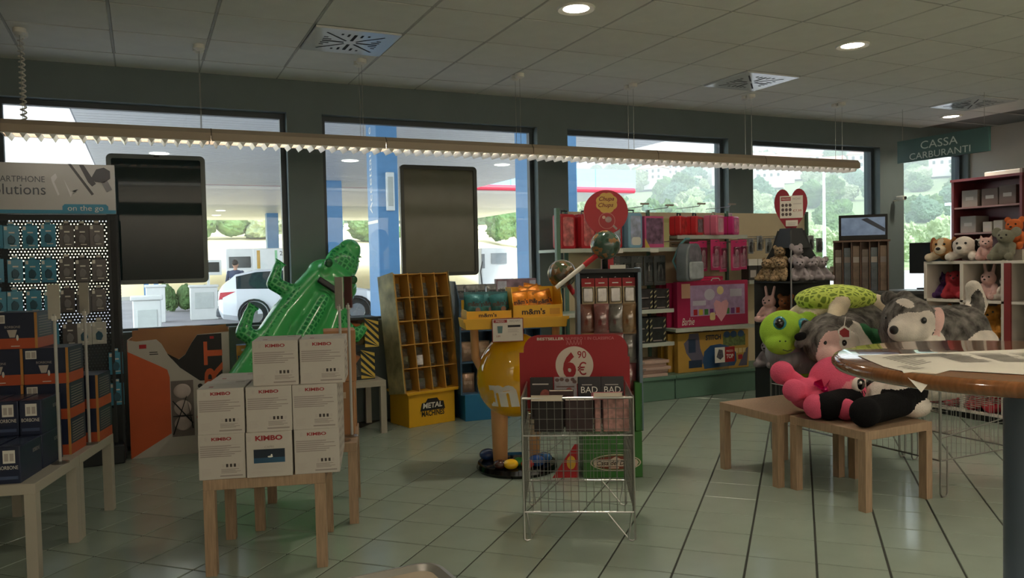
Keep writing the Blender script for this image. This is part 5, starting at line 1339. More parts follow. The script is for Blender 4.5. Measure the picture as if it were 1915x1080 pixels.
# hanging pink packs, backpack and dark packs
def hpack(name, rgb, w, h, picm):
    t = thing(name, '', 'pack')
    ob('backing_card', MB().box(-w / 2, -.004, 0, w / 2, .004, h), mat('hp_%d_%d_%d' % rgb, rgb, .35, var=.05), t, bevel=.004)
    ob('picture', MB().poly(rrect(-w * .36, h * .08, w * .36, h * .55, .02), -.0046), picm, t, smooth=0)
    ob('blister', MB().box(-w * .3, -.04, h * .12, w * .3, -.004, h * .78), BLISTER, t, bevel=.01)
    ob('toy', MB().ell((0, -.02, h * .58), (w * .16, .014, h * .12), 10, 8), picm, t)
    ob('peg', MB().tube([(0, .3, h - .02), (0, -.03, h - .02)], .004, 5), CHROME, t)
    return Many(t)
HPk = hpack('pink_toy_pack', (206, 56, 116), .15, .32, pic('pic_pink2', (226, 150, 176), 16, .5))
for i in range(6): HPk.put('pink blister toy pack hanging below the cases, %s' % ['leftmost', 'second from left', 'third from left', 'third from right', 'second from right', 'rightmost'][i], (5.16 + .135 * i, 6.6 + .04 * (i % 2), 1.275 + .01 * (i % 3)), rnd.uniform(6, 22), 'hanging pink toy packs')
HDk = hpack('grey_toy_pack', (74, 78, 80), .14, .3, pic('pic_dark', (96, 98, 100), 16, .5))
for i in range(5): HDk.put('dark grey hanging pack under the top shelf, %s' % ['leftmost', 'second', 'middle', 'fourth', 'rightmost'][i], (4.2 + .135 * i, 6.62, 1.16), rnd.uniform(-10, 20), 'dark packs under the top shelf')
HPh = hpack('phone_cover', (150, 154, 156), .09, .16, pic('pic_cover', (90, 96, 98), 20, .4))
for i in range(9): HPh.put('pale hanging phone cover on the cream panel, %s from the left' % ORD[i], (5.98 + .125 * i, 6.68, 1.46 + .03 * (i % 2)), rnd.uniform(-5, 15), 'hanging phone covers')
t2 = thing('backpack', 'grey clear fronted child backpack hanging in front of the shelving', 'backpack', (4.96, 6.42, 1.2), 22)
ob('body', MB().slab([(-.15, .02), (-.13, 0), (.13, 0), (.15, .02), (.15, .24), (.13, .32), (.08, .37), (-.08, .37), (-.13, .32), (-.15, .24)], -.06, .07), mat('backpack_grey', (112, 120, 126), .35, var=.2), t2, bevel=.02, smooth=60)
ob('pocket', MB().slab(rrect(-.13, .015, .13, .19, .03), -.09, -.06), mat('pocket_silver', (168, 176, 180), .3, scale=12, var=.2), t2, bevel=.012)
ob('picture', MB().poly(rrect(-.1, .2, .1, .34, .04), -.0615), pic('pic_back', (120, 116, 126), 12, .5), t2, smooth=0)
ob('strap', MB().tube([(-.06, .08, .05), (-.08, .14, .2), (-.05, .08, .36), (-.03, .02, .42), (.03, .02, .42)], .012, 8), mat('strap_teal', (110, 168, 176), .5), t2)
ob('peg', MB().tube([(0, .5, .4), (0, .0, .4)], .005, 6), CHROME, t2)
# black patterned boxes
def pbox(name, w, h, d, rgb, edge):
    t = thing(name, '', 'box')
    ob('carton', MB().box(-w / 2, -d / 2, 0, w / 2, d / 2, h), mat('pb_%d_%d' % (rgb[0], int(h * 1000)), rgb, .4, scale=25, var=.4), t, bevel=.003)
    p = MB()
    for i in range(4):
        x = -w / 2 + .006 if i % 2 == 0 else w / 2 - .03
        p.poly([(x, h * (.1 + .45 * (i // 2))), (x + .024, h * (.3 + .45 * (i // 2))), (x + .024, h * (.45 + .45 * (i // 2))), (x, h * (.25 + .45 * (i // 2)))], -d / 2 - .001, 0)
    lines(p, -w * .3, w * .3, h * .1, h * .3, 1, -d / 2 - .001, 1, .5)
    ob('label_print', p, [mat('edge_print', edge, .5), INKG], t, smooth=0)
    return Many(t)
PB = pbox('patterned_box', .19, .1, .2, (46, 44, 46), (196, 188, 140)); PB2 = pbox('black_box', .2, .125, .2, (38, 42, 42), (170, 178, 174))
for j in range(2):
    for i in range(3): PB.put('black box with pale chevrons, %s layer, %s on the middle shelf' % (['lower', 'upper'][j], ['left', 'centre', 'right'][i]), (4.33 + .2 * i, 6.68, .922 + .102 * j), 0, 'chevron boxes on the middle shelf')
    for i in range(2): PB2.put('black carton, %s layer, %s on the lower shelf' % (['lower', 'upper'][j], ['left', 'right'][i]), (4.47 + .21 * i, 6.68, .587 + .127 * j), 0, 'black cartons on the lower shelf')
g5 = 'flat pale boxes on the bottom shelf'
for j in range(5):
    t2 = thing('flat_box', 'flat pinkish box in the bottom shelf pile, %s' % ['lowest', 'second from the bottom', 'middle one', 'second from the top', 'topmost'][j], 'box', (4.52 + .02 * ((j * 7) % 3), 6.7 + .02 * (j % 2), .247 + .033 * j), rnd.uniform(-3, 3), g5)
    ob('carton', MB().box(-.25, -.15, 0, .25, .15, .03), mat('flat_box_pink', (196, 168, 156), .6), t2, bevel=.002); ob('edge_label', MB().rect(-.2, .006, -.05, .024, -.151), INKG, t2, smooth=0)
# big toy boxes
def bigbox(label, x, y, z, w, h, d, rgb):
    t = thing('big_toy_box', label, 'box', (x, y, z), 0, 'big flat toy boxes')
    ob('carton', MB().box(-w / 2, -d / 2, 0, w / 2, d / 2, h), mat('bb_%d_%d' % (rgb[0], rgb[2]), rgb, .4, var=.05), t, bevel=.004)
    ob('handle', MB().tube([(.0, 0, h), (.02, 0, h + .025), (.1, 0, h + .025), (.12, 0, h)], .006, 8), INKW, t)
    return t
PKC = (172, 38, 82)
bb = bigbox('big bright pink craft toy box with a lilac window', 5.42, 6.66, .712, .93, .47, .07, PKC)
p = MB(); p.rect(-.3, .11, .42, .43, -.0355, 0); p.rect(-.41, .3, -.3, .45, -.0356, 1)
p.poly([(-.05 + .07 * math.cos(a), .33 + .06 * math.sin(a)) for a in [i * PI / 10 for i in range(20)]], -.036, 2);
p.poly([(.0, .23), (.03, .12), (.1, .04), (.17, .12), (.2, .23), (.17, .27), (.12, .255), (.1, .24), (.08, .255), (.03, .27)], -.037, 4)
p.poly([(.09 + .045 * math.cos(a), .37 + .045 * math.sin(a)) for a in [i * PI / 8 for i in range(16)]], -.0365, 5)
for i in range(9): p.rect(-.26 + .07 * i, .12, -.21 + .07 * i, .18, -.0362, 6 + i % 4)
p.rect(-.27, .22, -.1, .27, -.0362, 2); p.rect(.22, .3, .38, .38, -.0362, 2); p.poly(rrect(-.05, .06, .02, .14, .02), -.0372, 5)
ob('window_print', p, [mat('lilac_window', (176, 148, 186), .4, scale=20, var=.15), mat('price_pale', (226, 180, 150), .5), mat('silver_print', (196, 190, 204), .4), INKK, mat('heart_pink', (226, 166, 176), .4), mat('pale_yellow', (226, 206, 150), .4), mat('c_red', (180, 40, 50), .4), mat('c_yel', (206, 180, 70), .4), mat('c_grn', (70, 130, 70), .4), mat('c_pur', (120, 60, 130), .4)], bb, smooth=0)
text(bb, 'Barbie', FR(-.33, -.037, .06), .075, INKW, .16, shear=.35)
bigbox('second pink toy box standing behind the lilac windowed one', 5.36, 6.76, .712, .93, .46, .07, PKC)
bigbox('third pink toy box at the back of the shelf', 5.34, 6.85, .712, .93, .45, .07, (176, 36, 84))
t2 = thing('pink_tray_box', 'flat magenta toy box lying above the pink craft boxes', 'box', (5.38, 6.78, 1.185), 0)
ob('carton', MB().box(-.2, -.12, 0, .2, .12, .045), mat('tray_magenta', (214, 44, 100), .35), t2, bevel=.004); ob('lid_gap', MB().rect(-.2, .025, .2, .03, -.121), DKRED, t2, smooth=0)
YB = (198, 156, 74)
bb = bigbox('big yellow craft toy box with a dark blue print', 5.42, 6.66, .246, .93, .405, .07, YB)
p = MB()
p.poly([(-.39, .3), (-.36, .2), (-.28, .1), (-.17, .06), (-.12, .1), (-.18, .24), (-.2, .4), (-.32, .4), (-.33, .35)], -.0355, 0); p.rect(-.33, .04, -.16, .12, -.0357, 1); p.rect(-.33, .2, -.24, .34, -.0357, 1)
p.poly([(-.13, .02), (-.15, .1), (-.13, .2), (-.05, .26), (.08, .27), (.2, .24), (.29, .17), (.3, .08), (.27, .03)], -.036, 2)
p.rect(.12, .24, .42, .36, -.0356, 3)
for x in (.17, .26, .36): p.poly([(x + .045 * math.cos(a), .365 + .035 * math.sin(a)) for a in [i * PI / 8 for i in range(16)]], -.0362, 2)
for i in range(4): p.rect(.22 + .055 * i, .16, .265 + .055 * i, .21, -.0357, 4)
p.poly([(.32, .02), (.44, .02), (.46, .22), (.43, .2)], -.0357, 0); p.rect(.32, .09, .38, .14, -.0358, 5)
ob('window_print', p, [mat('stone_violet', (104, 100, 120), .5), mat('deep_blue', (48, 66, 92), .4, var=.2), mat('ink_blue', (56, 92, 136), .4, var=.1), mat('green_picture', (104, 120, 72), .5, scale=30, var=.5), mat('pale_yellow', (226, 206, 150), .4), mat('c_red', (180, 40, 50), .4)], bb, smooth=0)
text(bb, 'STITCH', FR(-.01, -.037, .345), .055, mat('title_navy', (46, 52, 70), .4), .2, bold=.04)
bigbox('second yellow toy box standing behind the printed one', 5.37, 6.76, .246, .93, .4, .07, YB)
bigbox('third yellow toy box at the back of the bottom shelf', 5.35, 6.85, .246, .93, .39, .07, (200, 156, 50))
t2 = thing('price_card', 'white and red price card in front of the yellow toy box', 'card', (5.5, 6.55, .33), 0)
ob('card', MB().box(-.13, 0, 0, .13, .003, .16), INKW, t2, smooth=0)
p = MB(); p.rect(.0, 0, .13, .16, -.0006, 0); p.slab([(-.11, .06), (-.06, .03), (-.02, .06), (-.03, .13), (-.08, .14)], -.0008, -.0004, 1); ob('card_print', p, [RED, mat('pic_photo', (90, 88, 96), .5, scale=40, var=.5)], t2, smooth=0)
text(t2, 'PREZZO', FR(.065, -.0012, .115), .02, INKW, .09); text(t2, 'TOP', FR(.065, -.0012, .06), .045, INKW, .095, bold=.03); ob('foot', MB().box(-.05, 0, -.085, .05, .03, .001), CLEAR, t2, smooth=0)
for i in range(3):
    t2 = thing('small_white_box', 'small white and black box on the short right shelf, %s' % ['left', 'middle', 'right'][i], 'box', (6.02 + .13 * i, 6.75, 1.172), 0, 'small boxes on the short shelf')
    b = MB(); b.box(-.06, -.06, 0, .06, .06, .16, 1); b.box(-.06, -.06, .16, .06, .06, .23, 0); ob('carton', b, [INKW, mat('box_charcoal', (64, 62, 60), .4)], t2, smooth=0)
    ob('label_print', MB().rect(-.04, .03, .04, .11, -.0606), INKLG, t2, smooth=0)

# ---------------------------------------------------------------- plush toys: shared shapes
def fur(name, rgb, var=.2, sc=8, bump=.6): return mat(name, rgb, .95, var=var, scale=sc, bump=bump, bscale=160, spec=.15)
EYE = mat('plush_eye', (14, 13, 14), .08, var=0, coat=.5); NOSE = mat('plush_nose', (28, 24, 24), .4)
_sit = {}
def sit_mesh(ear):
    if ear in _sit: return _sit[ear]
    B = [('e', (0, 0, .1), (.085, .075, .1), 0), ('e', (0, -.02, .25), (.085, .08, .078), 0), ('e', (0, -.09, .23), (.04, .035, .03), 1)]
    for s in (-1, 1):
        B += [('c', (s * .07, -.02, .16), (s * .1, -.1, .08), .034, .028, 0), ('c', (s * .05, -.05, .036), (s * .085, -.15, .04), .044, .04, 0), ('e', (s * .088, -.17, .042), (.036, .02, .038), 1)]
        if ear == 'round': B += [('e', (s * .068, 0, .32), (.034, .018, .034), 2)]
        if ear == 'big': B += [('e', (s * .095, 0, .3), (.055, .022, .055), 2)]
        if ear == 'long': B += [('c', (s * .035, 0, .3), (s * .06, .01, .43), .022, .018, 2)]
        if ear == 'floppy': B += [('e', (s * .092, -.0, .235), (.026, .045, .085), 2)]
        if ear == 'point': B += [('c', (s * .05, 0, .29), (s * .068, 0, .355), .03, .008, 2)]
    pt = [('e', (0, -.07, .1), (.05, .03, .07), 1)]
    _sit[ear] = blob('body', B, [FUR_ANY] * 3, pt, vox=.0095, smooth=3)
    return _sit[ear]
FUR_ANY = fur('fur_any', (180, 170, 160))
eye_me = MB().ell((0, 0, 0), (.011, .007, .011), 10, 8).mesh('eye', [EYE]); nose_me = MB().ell((0, 0, 0), (.014, .009, .01), 10, 8).mesh('nose', [NOSE])
def sitter(label, loc, rot, scale, mats, ear='round', name='plush_toy', group=None, extra=None):
    t = thing(name, label, 'plush toy', loc, rot, group); t.scale = (scale,) * 3
    key = (ear,) + tuple(m.name for m in mats)
    if key not in _sit:
        me = sit_mesh(ear).copy(); me.materials.clear()
        for m in mats: me.materials.append(m)
        _sit[key] = me
    ob('body', _sit[key], parent=t)
    for s in (-1, 1): ob('eye', eye_me, parent=t, M=Vector((s * .034, -.088, .268)))
    ob('nose', nose_me, parent=t, M=Vector((0, -.123, .24)))
    return t
F_LEO = mat('fur_leopard', (150, 128, 100), .95, var=.75, scale=38, bump=.5, bscale=160, spec=.15)
F_GREY = fur('fur_grey', (146, 138, 142)); F_DGREY = fur('fur_dark_grey', (96, 92, 96)); F_WHITE = fur('fur_white', (226, 216, 206)); F_CREAM = fur('fur_cream', (222, 206, 180)); F_BROWN = fur('fur_brown', (140, 88, 56)); F_TAN = fur('fur_tan', (206, 158, 108))
F_PINK = fur('fur_pink', (232, 98, 130), .08); F_PALEP = fur('fur_pale_pink', (226, 186, 180)); F_BLACK = fur('fur_black', (22, 22, 24), .2); F_SPOT = mat('fur_spotted', (206, 202, 196), .95, var=.35, scale=24, bump=.5, bscale=160, spec=.15)
F_HUSKY = mat('fur_husky_grey', (112, 108, 104), .95, var=.75, scale=13, bump=1, bscale=90, spec=.15, stretch=(1, 2.2, 1)); F_ORANGE = fur('fur_orange', (214, 112, 62)); F_GOLD = fur('fur_gold', (196, 136, 60)); F_RED = fur('fur_red', (176, 60, 70)); F_PURP = fur('fur_purple', (92, 62, 110)); F_GREEN = fur('fur_dark_green', (52, 108, 70))

# ---------------------------------------------------------------- black plush tower with heart sign
BX, BY = 5.45, 5.55; hs = .235
t = thing('plush_tower', 'black tiered plush display tower with a dark red heart sign on top', 'display stand', (BX, BY, 0))
BKB = mat('tower_black', (30, 33, 35), .5, var=.05)
ob('base', MB().box(-hs, -hs, 0, hs, hs, .4), BKB, t, bevel=.004)
for z in (.82, 1.2): ob('shelf', MB().box(-hs, -hs, z - .02, hs, hs, z), BKB, t, bevel=.003)
for a in (45, -45):
    Mx = Matrix.Rotation(R(a), 4, 'Z'); dg_ = hs * 1.41
    ob('divider', MB().slab([(-dg_, .4), (dg_, .4), (dg_, 1.2), (.17, 1.5), (.12, 1.66), (-.12, 1.66), (-.17, 1.5), (-dg_, 1.2)], -.006, .006, 0, Mx), BKB, t, smooth=0)
ob('edge_trim', MB().tube([(-hs - .004, -hs - .004, .4), (-hs - .004, -hs - .004, 1.2), (-.12, -.12, 1.5)], .008, 6), mat('trim_grey', (108, 106, 106), .5), t)
ob('cap', MB().add([(-.12, -.12, 1.5), (.12, -.12, 1.5), (.12, .12, 1.5), (-.12, .12, 1.5), (-.07, -.07, 1.68), (.07, -.07, 1.68), (.07, .07, 1.68), (-.07, .07, 1.68)], [(0, 1, 5, 4), (1, 2, 6, 5), (2, 3, 7, 6), (3, 0, 4, 7), (4, 5, 6, 7), (3, 2, 1, 0)]), BKB, t, smooth=0)
hp = []
for i in range(48):
    a = 2 * PI * i / 48; x = 16 * math.sin(a) ** 3; z = 13 * math.cos(a) - 5 * math.cos(2 * a) - 2 * math.cos(3 * a) - math.cos(4 * a)
    hp.append((x / 16 * .145, 1.85 + z / 16 * .26))
Mh = Matrix.Rotation(R(-45), 4, 'Z')
ht_ = ob('heart_sign', MB().slab(hp[::-1], -.012, .012), mat('heart_red', (140, 34, 50), .4, var=.03), t, M=Mh, bevel=.003)
ob('heart_post', MB().box(-.025, -.012, 1.6, .025, .012, 1.7), mat('heart_red', (140, 34, 50), .4), t, M=Mh)
p = MB(); p.rect(-.095, 1.775, .105, 1.98, -.0135, 0); p.rect(-.085, 1.935, .0, 1.968, -.014, 1); p.rect(-.045, 1.70, .06, 1.755, -.0135, 0)
for i in range(3):
    for j in range(3): p.poly([(-.07 + .032 * i + .013 * math.cos(a), 1.81 + .042 * j + .016 * math.sin(a)) for a in [k * PI / 5 for k in range(10)]], -.014, 2)
lines(p, .02, .1, 1.9, 1.92, 1, -.014, 3); lines(p, -.03, .045, 1.71, 1.74, 2, -.014, 3)
ob('card_print', p, [mat('price_card', (214, 208, 198), .5), DKRED, mat('icon_dark', (84, 70, 70), .5), INKLG], ht_, smooth=0)
text(ht_, 'PREZZO', FR(-.042, -.0145, 1.951), .014, INKW); text(ht_, 'WOW!', FR(.05, -.0145, 1.951), .022, INKG, .07); text(ht_, '€7,99', FR(.055, -.0145, 1.84), .025, DKRED, .075)
gl_ = 'leopard plush toys on the tower'; gk_ = 'koala plush toys on the tower'
for i, (x, y, z) in enumerate(((-.19, .1, 1.2), (-.19, -.07, 1.2), (-.12, .02, 1.31))):
    sitter('spotted brown cub plush on the tower, %s' % ['left one', 'right one', 'upper one'][i], (BX + x, BY + y, z), -75 + 15 * i, .62, (F_LEO, F_CREAM, F_LEO), 'round', group=gl_)
for i, (x, y, z) in enumerate(((-.1, -.19, 1.2), (.06, -.19, 1.2), (.17, -.18, 1.2), (-.06, -.12, 1.32))):
    sitter('grey koala plush on the tower, %s' % ['lower left', 'lower middle', 'lower right', 'perched above'][i], (BX + x, BY + y, z), -35 + 14 * i, .62, (F_GREY, F_WHITE, F_DGREY), 'big', group=gk_)
sitter('pale pink plush with big upright ears in the tower middle tier', (BX - .19, BY + .08, .82), -70, .75, (F_PALEP, F_WHITE, F_PALEP), 'long')
sitter('brown plush bear in the tower middle tier', (BX - .15, BY - .08, .82), -50, .75, (F_BROWN, F_TAN, F_BROWN), 'round')
sitter('small grey owl-faced plush in the lowest tower tier', (BX - .19, BY + .1, .4), -70, .75, (F_GREY, F_WHITE, F_GREY), 'point')
sitter('small white and grey plush in the lowest tower tier', (BX - .12, BY - .15, .4), -40, .75, (F_WHITE, F_GREY, F_GREY), 'round')

# ---------------------------------------------------------------- wire cages under the plush pile
def cage(x0, y0, x1, y1, label):
    t = thing('wire_cage', label, 'bin', (x0, y0, 0), 0, 'wire cages of big plush toys')
    w, d = x1 - x0, y1 - y0
    for p0, ux, L_ in (((.01, 0, 0), (1, 0, 0), w - .02), ((.01, d, 0), (1, 0, 0), w - .02), ((0, .01, 0), (0, 1, 0), d - .02), ((w, .01, 0), (0, 1, 0), d - .02)):
        m_ = MB(); wire_side(m_, p0, ux, L_, .22, .72, 15, 3, .0017); ob('wire_panel', m_, WIRE, t)
    m_ = MB()
    for z, r_ in ((.72, .006), (.22, .005)): m_.tube([(0, 0, z), (w, 0, z), (w, d, z), (0, d, z), (0, 0, z)], r_, 8)
    m_.tube([(0, 0, .5), (0, d, .56)], .005, 8); m_.tube([(0, 0, .35), (w, 0, .42)], .004, 8)
    ob('rim', m_, WIRE, t)
    m_ = MB()
    for i in range(12): m_.tube([(w * i / 11, 0, .5), (w * i / 11, d, .5)], .0025, 4, cap=False)
    ob('wire_shelf', m_, CHROME, t)
    for x in (0, w):
        for y in (0, d):
            s = .06 if x == 0 else -.06
            m_ = MB(); m_.tube([(x, y, .72), (x, y, .025), (x + s * .2, y, .008), (x + s * .8, y, .008), (x + s, y, .025), (x + s, y, .3)], .005, 8); ob('leg', m_, WIRE, t)
    return t
cage(4.13, 3.84, 4.81, 4.42, 'wire cage farther from the camera, under the turtle plush')
cage(4.15, 3.08, 4.81, 3.74, 'wire cage nearer the camera, under the husky plush')

# big plush pile
lime = fur('fur_lime', (164, 206, 72), .12)
vor = bpy.data.materials.new('turtle_shell'); vor.use_nodes = True
nt = vor.node_tree; b = nt.nodes['Principled BSDF']; b.inputs['Roughness'].default_value = .9
tc = nt.nodes.new('ShaderNodeTexCoord'); v = nt.nodes.new('ShaderNodeTexVoronoi'); v.feature = 'DISTANCE_TO_EDGE'; v.inputs['Scale'].default_value = 26
rp = nt.nodes.new('ShaderNodeValToRGB'); rp.color_ramp.elements[0].position = .12; rp.color_ramp.elements[1].position = .2
rp.color_ramp.elements[0].color = (*S(196, 214, 96), 1); rp.color_ramp.elements[1].color = (*S(112, 134, 44), 1)
nt.links.new(tc.outputs['Object'], v.inputs['Vector']); nt.links.new(v.outputs['Distance'], rp.inputs[0]); nt.links.new(rp.outputs[0], b.inputs['Base Color'])
TX = lambda *a: Vector(a)
t = thing('turtle_plush', 'big lime green sea turtle plush with a patterned shell and blue eyes', 'plush toy', (4.3, 4.05, .72))
B = [('e', (.08, 0, .4), (.3, .24, .1), 1), ('e', (.06, 0, .32), (.24, .2, .07), 2), ('e', (.05, 0, .2), (.2, .17, .1), 2), ('c', (-.12, 0, .25), (-.36, -.02, .2), .08, .1, 0), ('e', (-.42, -.03, .2), (.17, .15, .145), 0), ('e', (-.5, -.08, .13), (.1, .1, .075), 0),
     ('c', (-.06, -.17, .38), (-.27, -.27, .17), .065, .055, 2), ('c', (.3, -.16, .36), (.42, -.2, .3), .07, .055, 2), ('c', (-.1, .16, .3), (-.25, .26, .15), .06, .05, 2), ('e', (.42, 0, .3), (.08, .05, .04), 1), ('c', (-.34, -.02, .12), (-.3, -.02, -.04), .09, .1, 0)]
ob('body', blob('body', B, [lime, vor, F_CREAM], [('e', (.08, 0, .46), (.31, .25, .105), 1)], vox=.01, smooth=3), parent=t)
iris = mat('eye_teal_glitter', (44, 130, 150), .15, var=.5, scale=120, coat=.6)
fwd = Vector((-.68, -.7, .1)).normalized()
for dx, dy, dz in ((-.385, -.165, .245), (-.525, -.1, .26)):
    e = ob('eye', MB().ell((0, 0, 0), (.044, .044, .052), 18, 12), iris, t, M=Vector((dx, dy, dz)))
    c_ = Vector((-.42, -.03, .2)); n_ = (Vector((dx, dy, dz)) - c_).normalized() * .4 + fwd * .6
    ob('pupil', MB().ell(n_ * .026, (.031, .031, .037), 14, 10), EYE, e); ob('glint', MB().ell(n_ * .056 + Vector((.004, 0, .014)), (.006, .006, .006), 8, 6), INKW, e)
ob('mouth', MB().tube([(-.565, -.165, .1), (-.54, -.18, .09), (-.51, -.185, .097)], .004, 6), mat('mouth_thread', (70, 96, 40), .7), t)
for d_ in (-.012, .012): ob('nostril', MB().ell((-.565 - d_, -.165 + d_, .155), (.006, .006, .006), 8, 6), mat('mouth_thread', (70, 96, 40), .7), t)

def husky(label, loc, rot, B, paint, face, tag_=None):
    t = thing('husky_plush', label, 'plush toy', loc, rot, 'husky plush toys')
    ob('body', blob('body', B, [F_HUSKY, F_WHITE, F_BLACK, F_PALEP], paint, vox=.0095, smooth=4), parent=t)
    for c_, r_ in face['eyes']: ob('eye', MB().ell(c_, r_, 14, 10), EYE, t)
    ob('nose', MB().ell(*face['nose'], 14, 10), NOSE, t)
    for pts in face.get('seams', ()): ob('ear_lining', MB().ell(*pts, 12, 8), F_BLACK, t)
    return t
# husky nearer left: head hangs toward the camera
hd = (-.2, -.2, .2)
B = [('e', hd, (.14, .14, .14), 0), ('e', (-.245, -.31, .13), (.085, .095, .075), 3), ('e', (-.1, -.29, .19), (.08, .06, .1), 1), ('c', (-.1, -.1, .24), (.3, .05, .28), .15, .17, 0), ('e', (.05, -.12, .25), (.14, .12, .13), 0),
     ('c', (.0, -.2, .26), (.06, -.3, .06), .08, .085, 1), ('c', (-.28, -.15, .3), (-.38, -.17, .2), .05, .03, 0), ('c', (-.1, -.16, .33), (-.04, -.22, .34), .045, .03, 0), ('e', (.2, .05, .12), (.26, .22, .14), 1)]
pt = [('e', (-.2, -.3, .17), (.12, .12, .13), 3), ('e', (-.12, -.3, .2), (.09, .09, .12), 1), ('e', (-.2, -.2, .36), (.2, .14, .1), 0)]
husky('grey husky plush with a pinkish muzzle drooping over the left of the pile', (4.2, 3.93, .655), -8, B, pt, {'eyes': [((-.275, -.3, .215), (.018, .014, .02)), ((-.165, -.335, .215), (.018, .014, .02))], 'nose': ((-.275, -.4, .13), (.026, .018, .022)), 'seams': [((-.36, -.18, .25), (.06, .02, .03))]})
# husky lying along the near cage, head left, tail up on the right
B = [('e', (-.28, -.1, .3), (.16, .15, .15), 0), ('c', (-.3, -.14, .27), (-.47, -.19, .25), .115, .065, 1), ('e', (-.17, -.2, .29), (.05, .045, .095), 3, (0, 20, 0)), ('c', (-.2, -.02, .22), (.35, .0, .2), .16, .17, 0), ('e', (-.18, -.12, .16), (.14, .12, .1), 1), ('c', (-.2, -.12, .12), (-.2, -.26, .06), .075, .08, 1), ('c', (.0, -.12, .12), (-.06, -.26, .07), .065, .07, 0), ('e', (-.06, -.3, .06), (.07, .07, .06), 1),
     ('e', (.32, -.08, .12), (.2, .14, .12), 1), ('c', (.25, -.16, .08), (.02, -.24, .06), .07, .07, 1), ('c', (.45, .02, .25), (.56, .04, .36), .07, .065, 1), ('c', (.56, .04, .36), (.52, .04, .47), .065, .05, 1), ('c', (-.22, -.03, .42), (-.12, -.08, .36), .06, .035, 0), ('c', (-.3, .02, .43), (-.2, .08, .42), .05, .03, 0), ('e', (.1, .0, .1), (.3, .2, .1), 1)]
pt = [('e', (-.36, -.2, .26), (.15, .13, .1), 1), ('e', (-.29, -.21, .3), (.08, .07, .07), 1), ('e', (-.36, -.14, .4), (.03, .06, .05), 1), ('e', (-.17, -.23, .29), (.05, .04, .085), 3), ('e', (.5, -.02, .37), (.045, .06, .09), 0), ('e', (.05, -.31, .1), (.07, .03, .04), 2)]
husky('grey husky plush lying on its belly with a raised curled tail', (4.47, 3.42, .72), 0, B, pt, {'eyes': [((-.335, -.25, .31), (.018, .014, .02)), ((-.42, -.07, .32), (.016, .014, .018))], 'nose': ((-.532, -.205, .262), (.022, .026, .026)), 'seams': [((-.14, -.11, .345), (.05, .02, .03)), ((-.05, -.36, .1), (.06, .02, .025))]})
t = thing('elephant_plush', 'grey corduroy plush elephant trunk and belly squeezed under the husky', 'plush toy', (4.0, 4.02, .72), -30)
B = [('e', (.0, 0, .02), (.16, .16, .12), 0), ('e', (-.16, -.06, .06), (.07, .09, .09), 0), ('c', (-.05, -.12, .03), (-.16, -.2, -.02), .06, .04, 0), ('e', (.0, 0, .1), (.12, .12, .06), 0)]
ob('body', blob('body', B, [mat('corduroy_grey', (134, 134, 138), .9, var=.15, scale=4, bump=.5, bscale=20, stretch=(8, 1, 1))], vox=.012), parent=t)
ob('ear', MB().ell((-.08, -.14, .08), (.06, .02, .07), 14, 10), F_GREY, t)
t = thing('green_plush', 'dark green plush toy buried between the two huskies', 'plush toy', (4.36, 3.78, .7))
ob('body', blob('body', [('e', (0, 0, .1), (.2, .13, .14), 0), ('e', (-.12, -.06, .2), (.08, .08, .08), 0), ('c', (.1, -.1, .1), (.16, -.2, .04), .05, .05, 0)], [F_GREEN], vox=.014), parent=t)
ob('belly', MB().ell((-.02, -.1, .08), (.09, .04, .08), 14, 10), fur('fur_mid_green', (70, 132, 84)), t)
t = thing('white_plush', 'white plush toy filling the bottom of the nearer cage', 'plush toy', (4.48, 3.42, .505))
ob('body', blob('body', [('e', (0, 0, .1), (.3, .26, .11), 0), ('e', (-.2, -.15, .14), (.1, .09, .09), 0)], [F_WHITE], vox=.016), parent=t); ob('ear', MB().ell((-.22, -.2, .2), (.04, .02, .03), 10, 8), F_GREY, t)
t = thing('brown_plush', 'brown plush toy filling the bottom of the farther cage', 'plush toy', (4.48, 4.12, .505))
ob('body', blob('body', [('e', (0, 0, .1), (.3, .24, .11), 0), ('e', (-.2, -.12, .14), (.1, .09, .09), 0)], [F_BROWN], vox=.016), parent=t); ob('ear', MB().ell((-.22, -.18, .2), (.04, .02, .03), 10, 8), F_TAN, t)
t = thing('toy_tag', 'small red and white paper tag hanging from the left husky', 'tag', (4.0, 3.63, .93), -25)
ob('card', MB().slab([(-.04, -.035), (.04, -.035), (.04, .02), (.0, .05), (-.04, .02)], -.002, .002), INKW, t, smooth=0); ob('tag_print', MB().poly([(-.03, -.025), (.03, -.025), (.03, .015), (0, .035), (-.03, .015)], -.003), DKRED, t, smooth=0); ob('string', MB().tube([(0, 0, .045), (.03, .05, .1)], .002, 5), INKW, t)

# pink plush lying on the right oak tables
t = thing('pink_plush', 'bright pink big-eyed plush lying on its back with a shiny bow', 'plush toy', (3.83, 3.62, .45), -8)
B = [('e', (-.13, 0, .12), (.12, .11, .1), 0), ('e', (.05, -.03, .185), (.165, .165, .165), 0), ('e', (.09, -.14, .12), (.09, .07, .075), 0), ('c', (-.12, .05, .15), (-.23, .08, .23), .055, .06, 0), ('e', (-.26, .08, .25), (.075, .07, .075), 0), ('c', (-.14, -.03, .12), (-.24, -.04, .15), .055, .06, 0), ('e', (-.27, -.05, .16), (.07, .07, .07), 0),
     ('c', (-.12, -.09, .1), (-.2, -.16, .07), .06, .06, 0), ('e', (-.22, -.18, .08), (.07, .07, .075), 0), ('c', (-.0, -.1, .1), (-.06, -.24, .06), .055, .055, 0), ('e', (-.07, -.26, .065), (.065, .065, .065), 0), ('c', (.08, .06, .3), (.16, .1, .34), .05, .02, 0)]
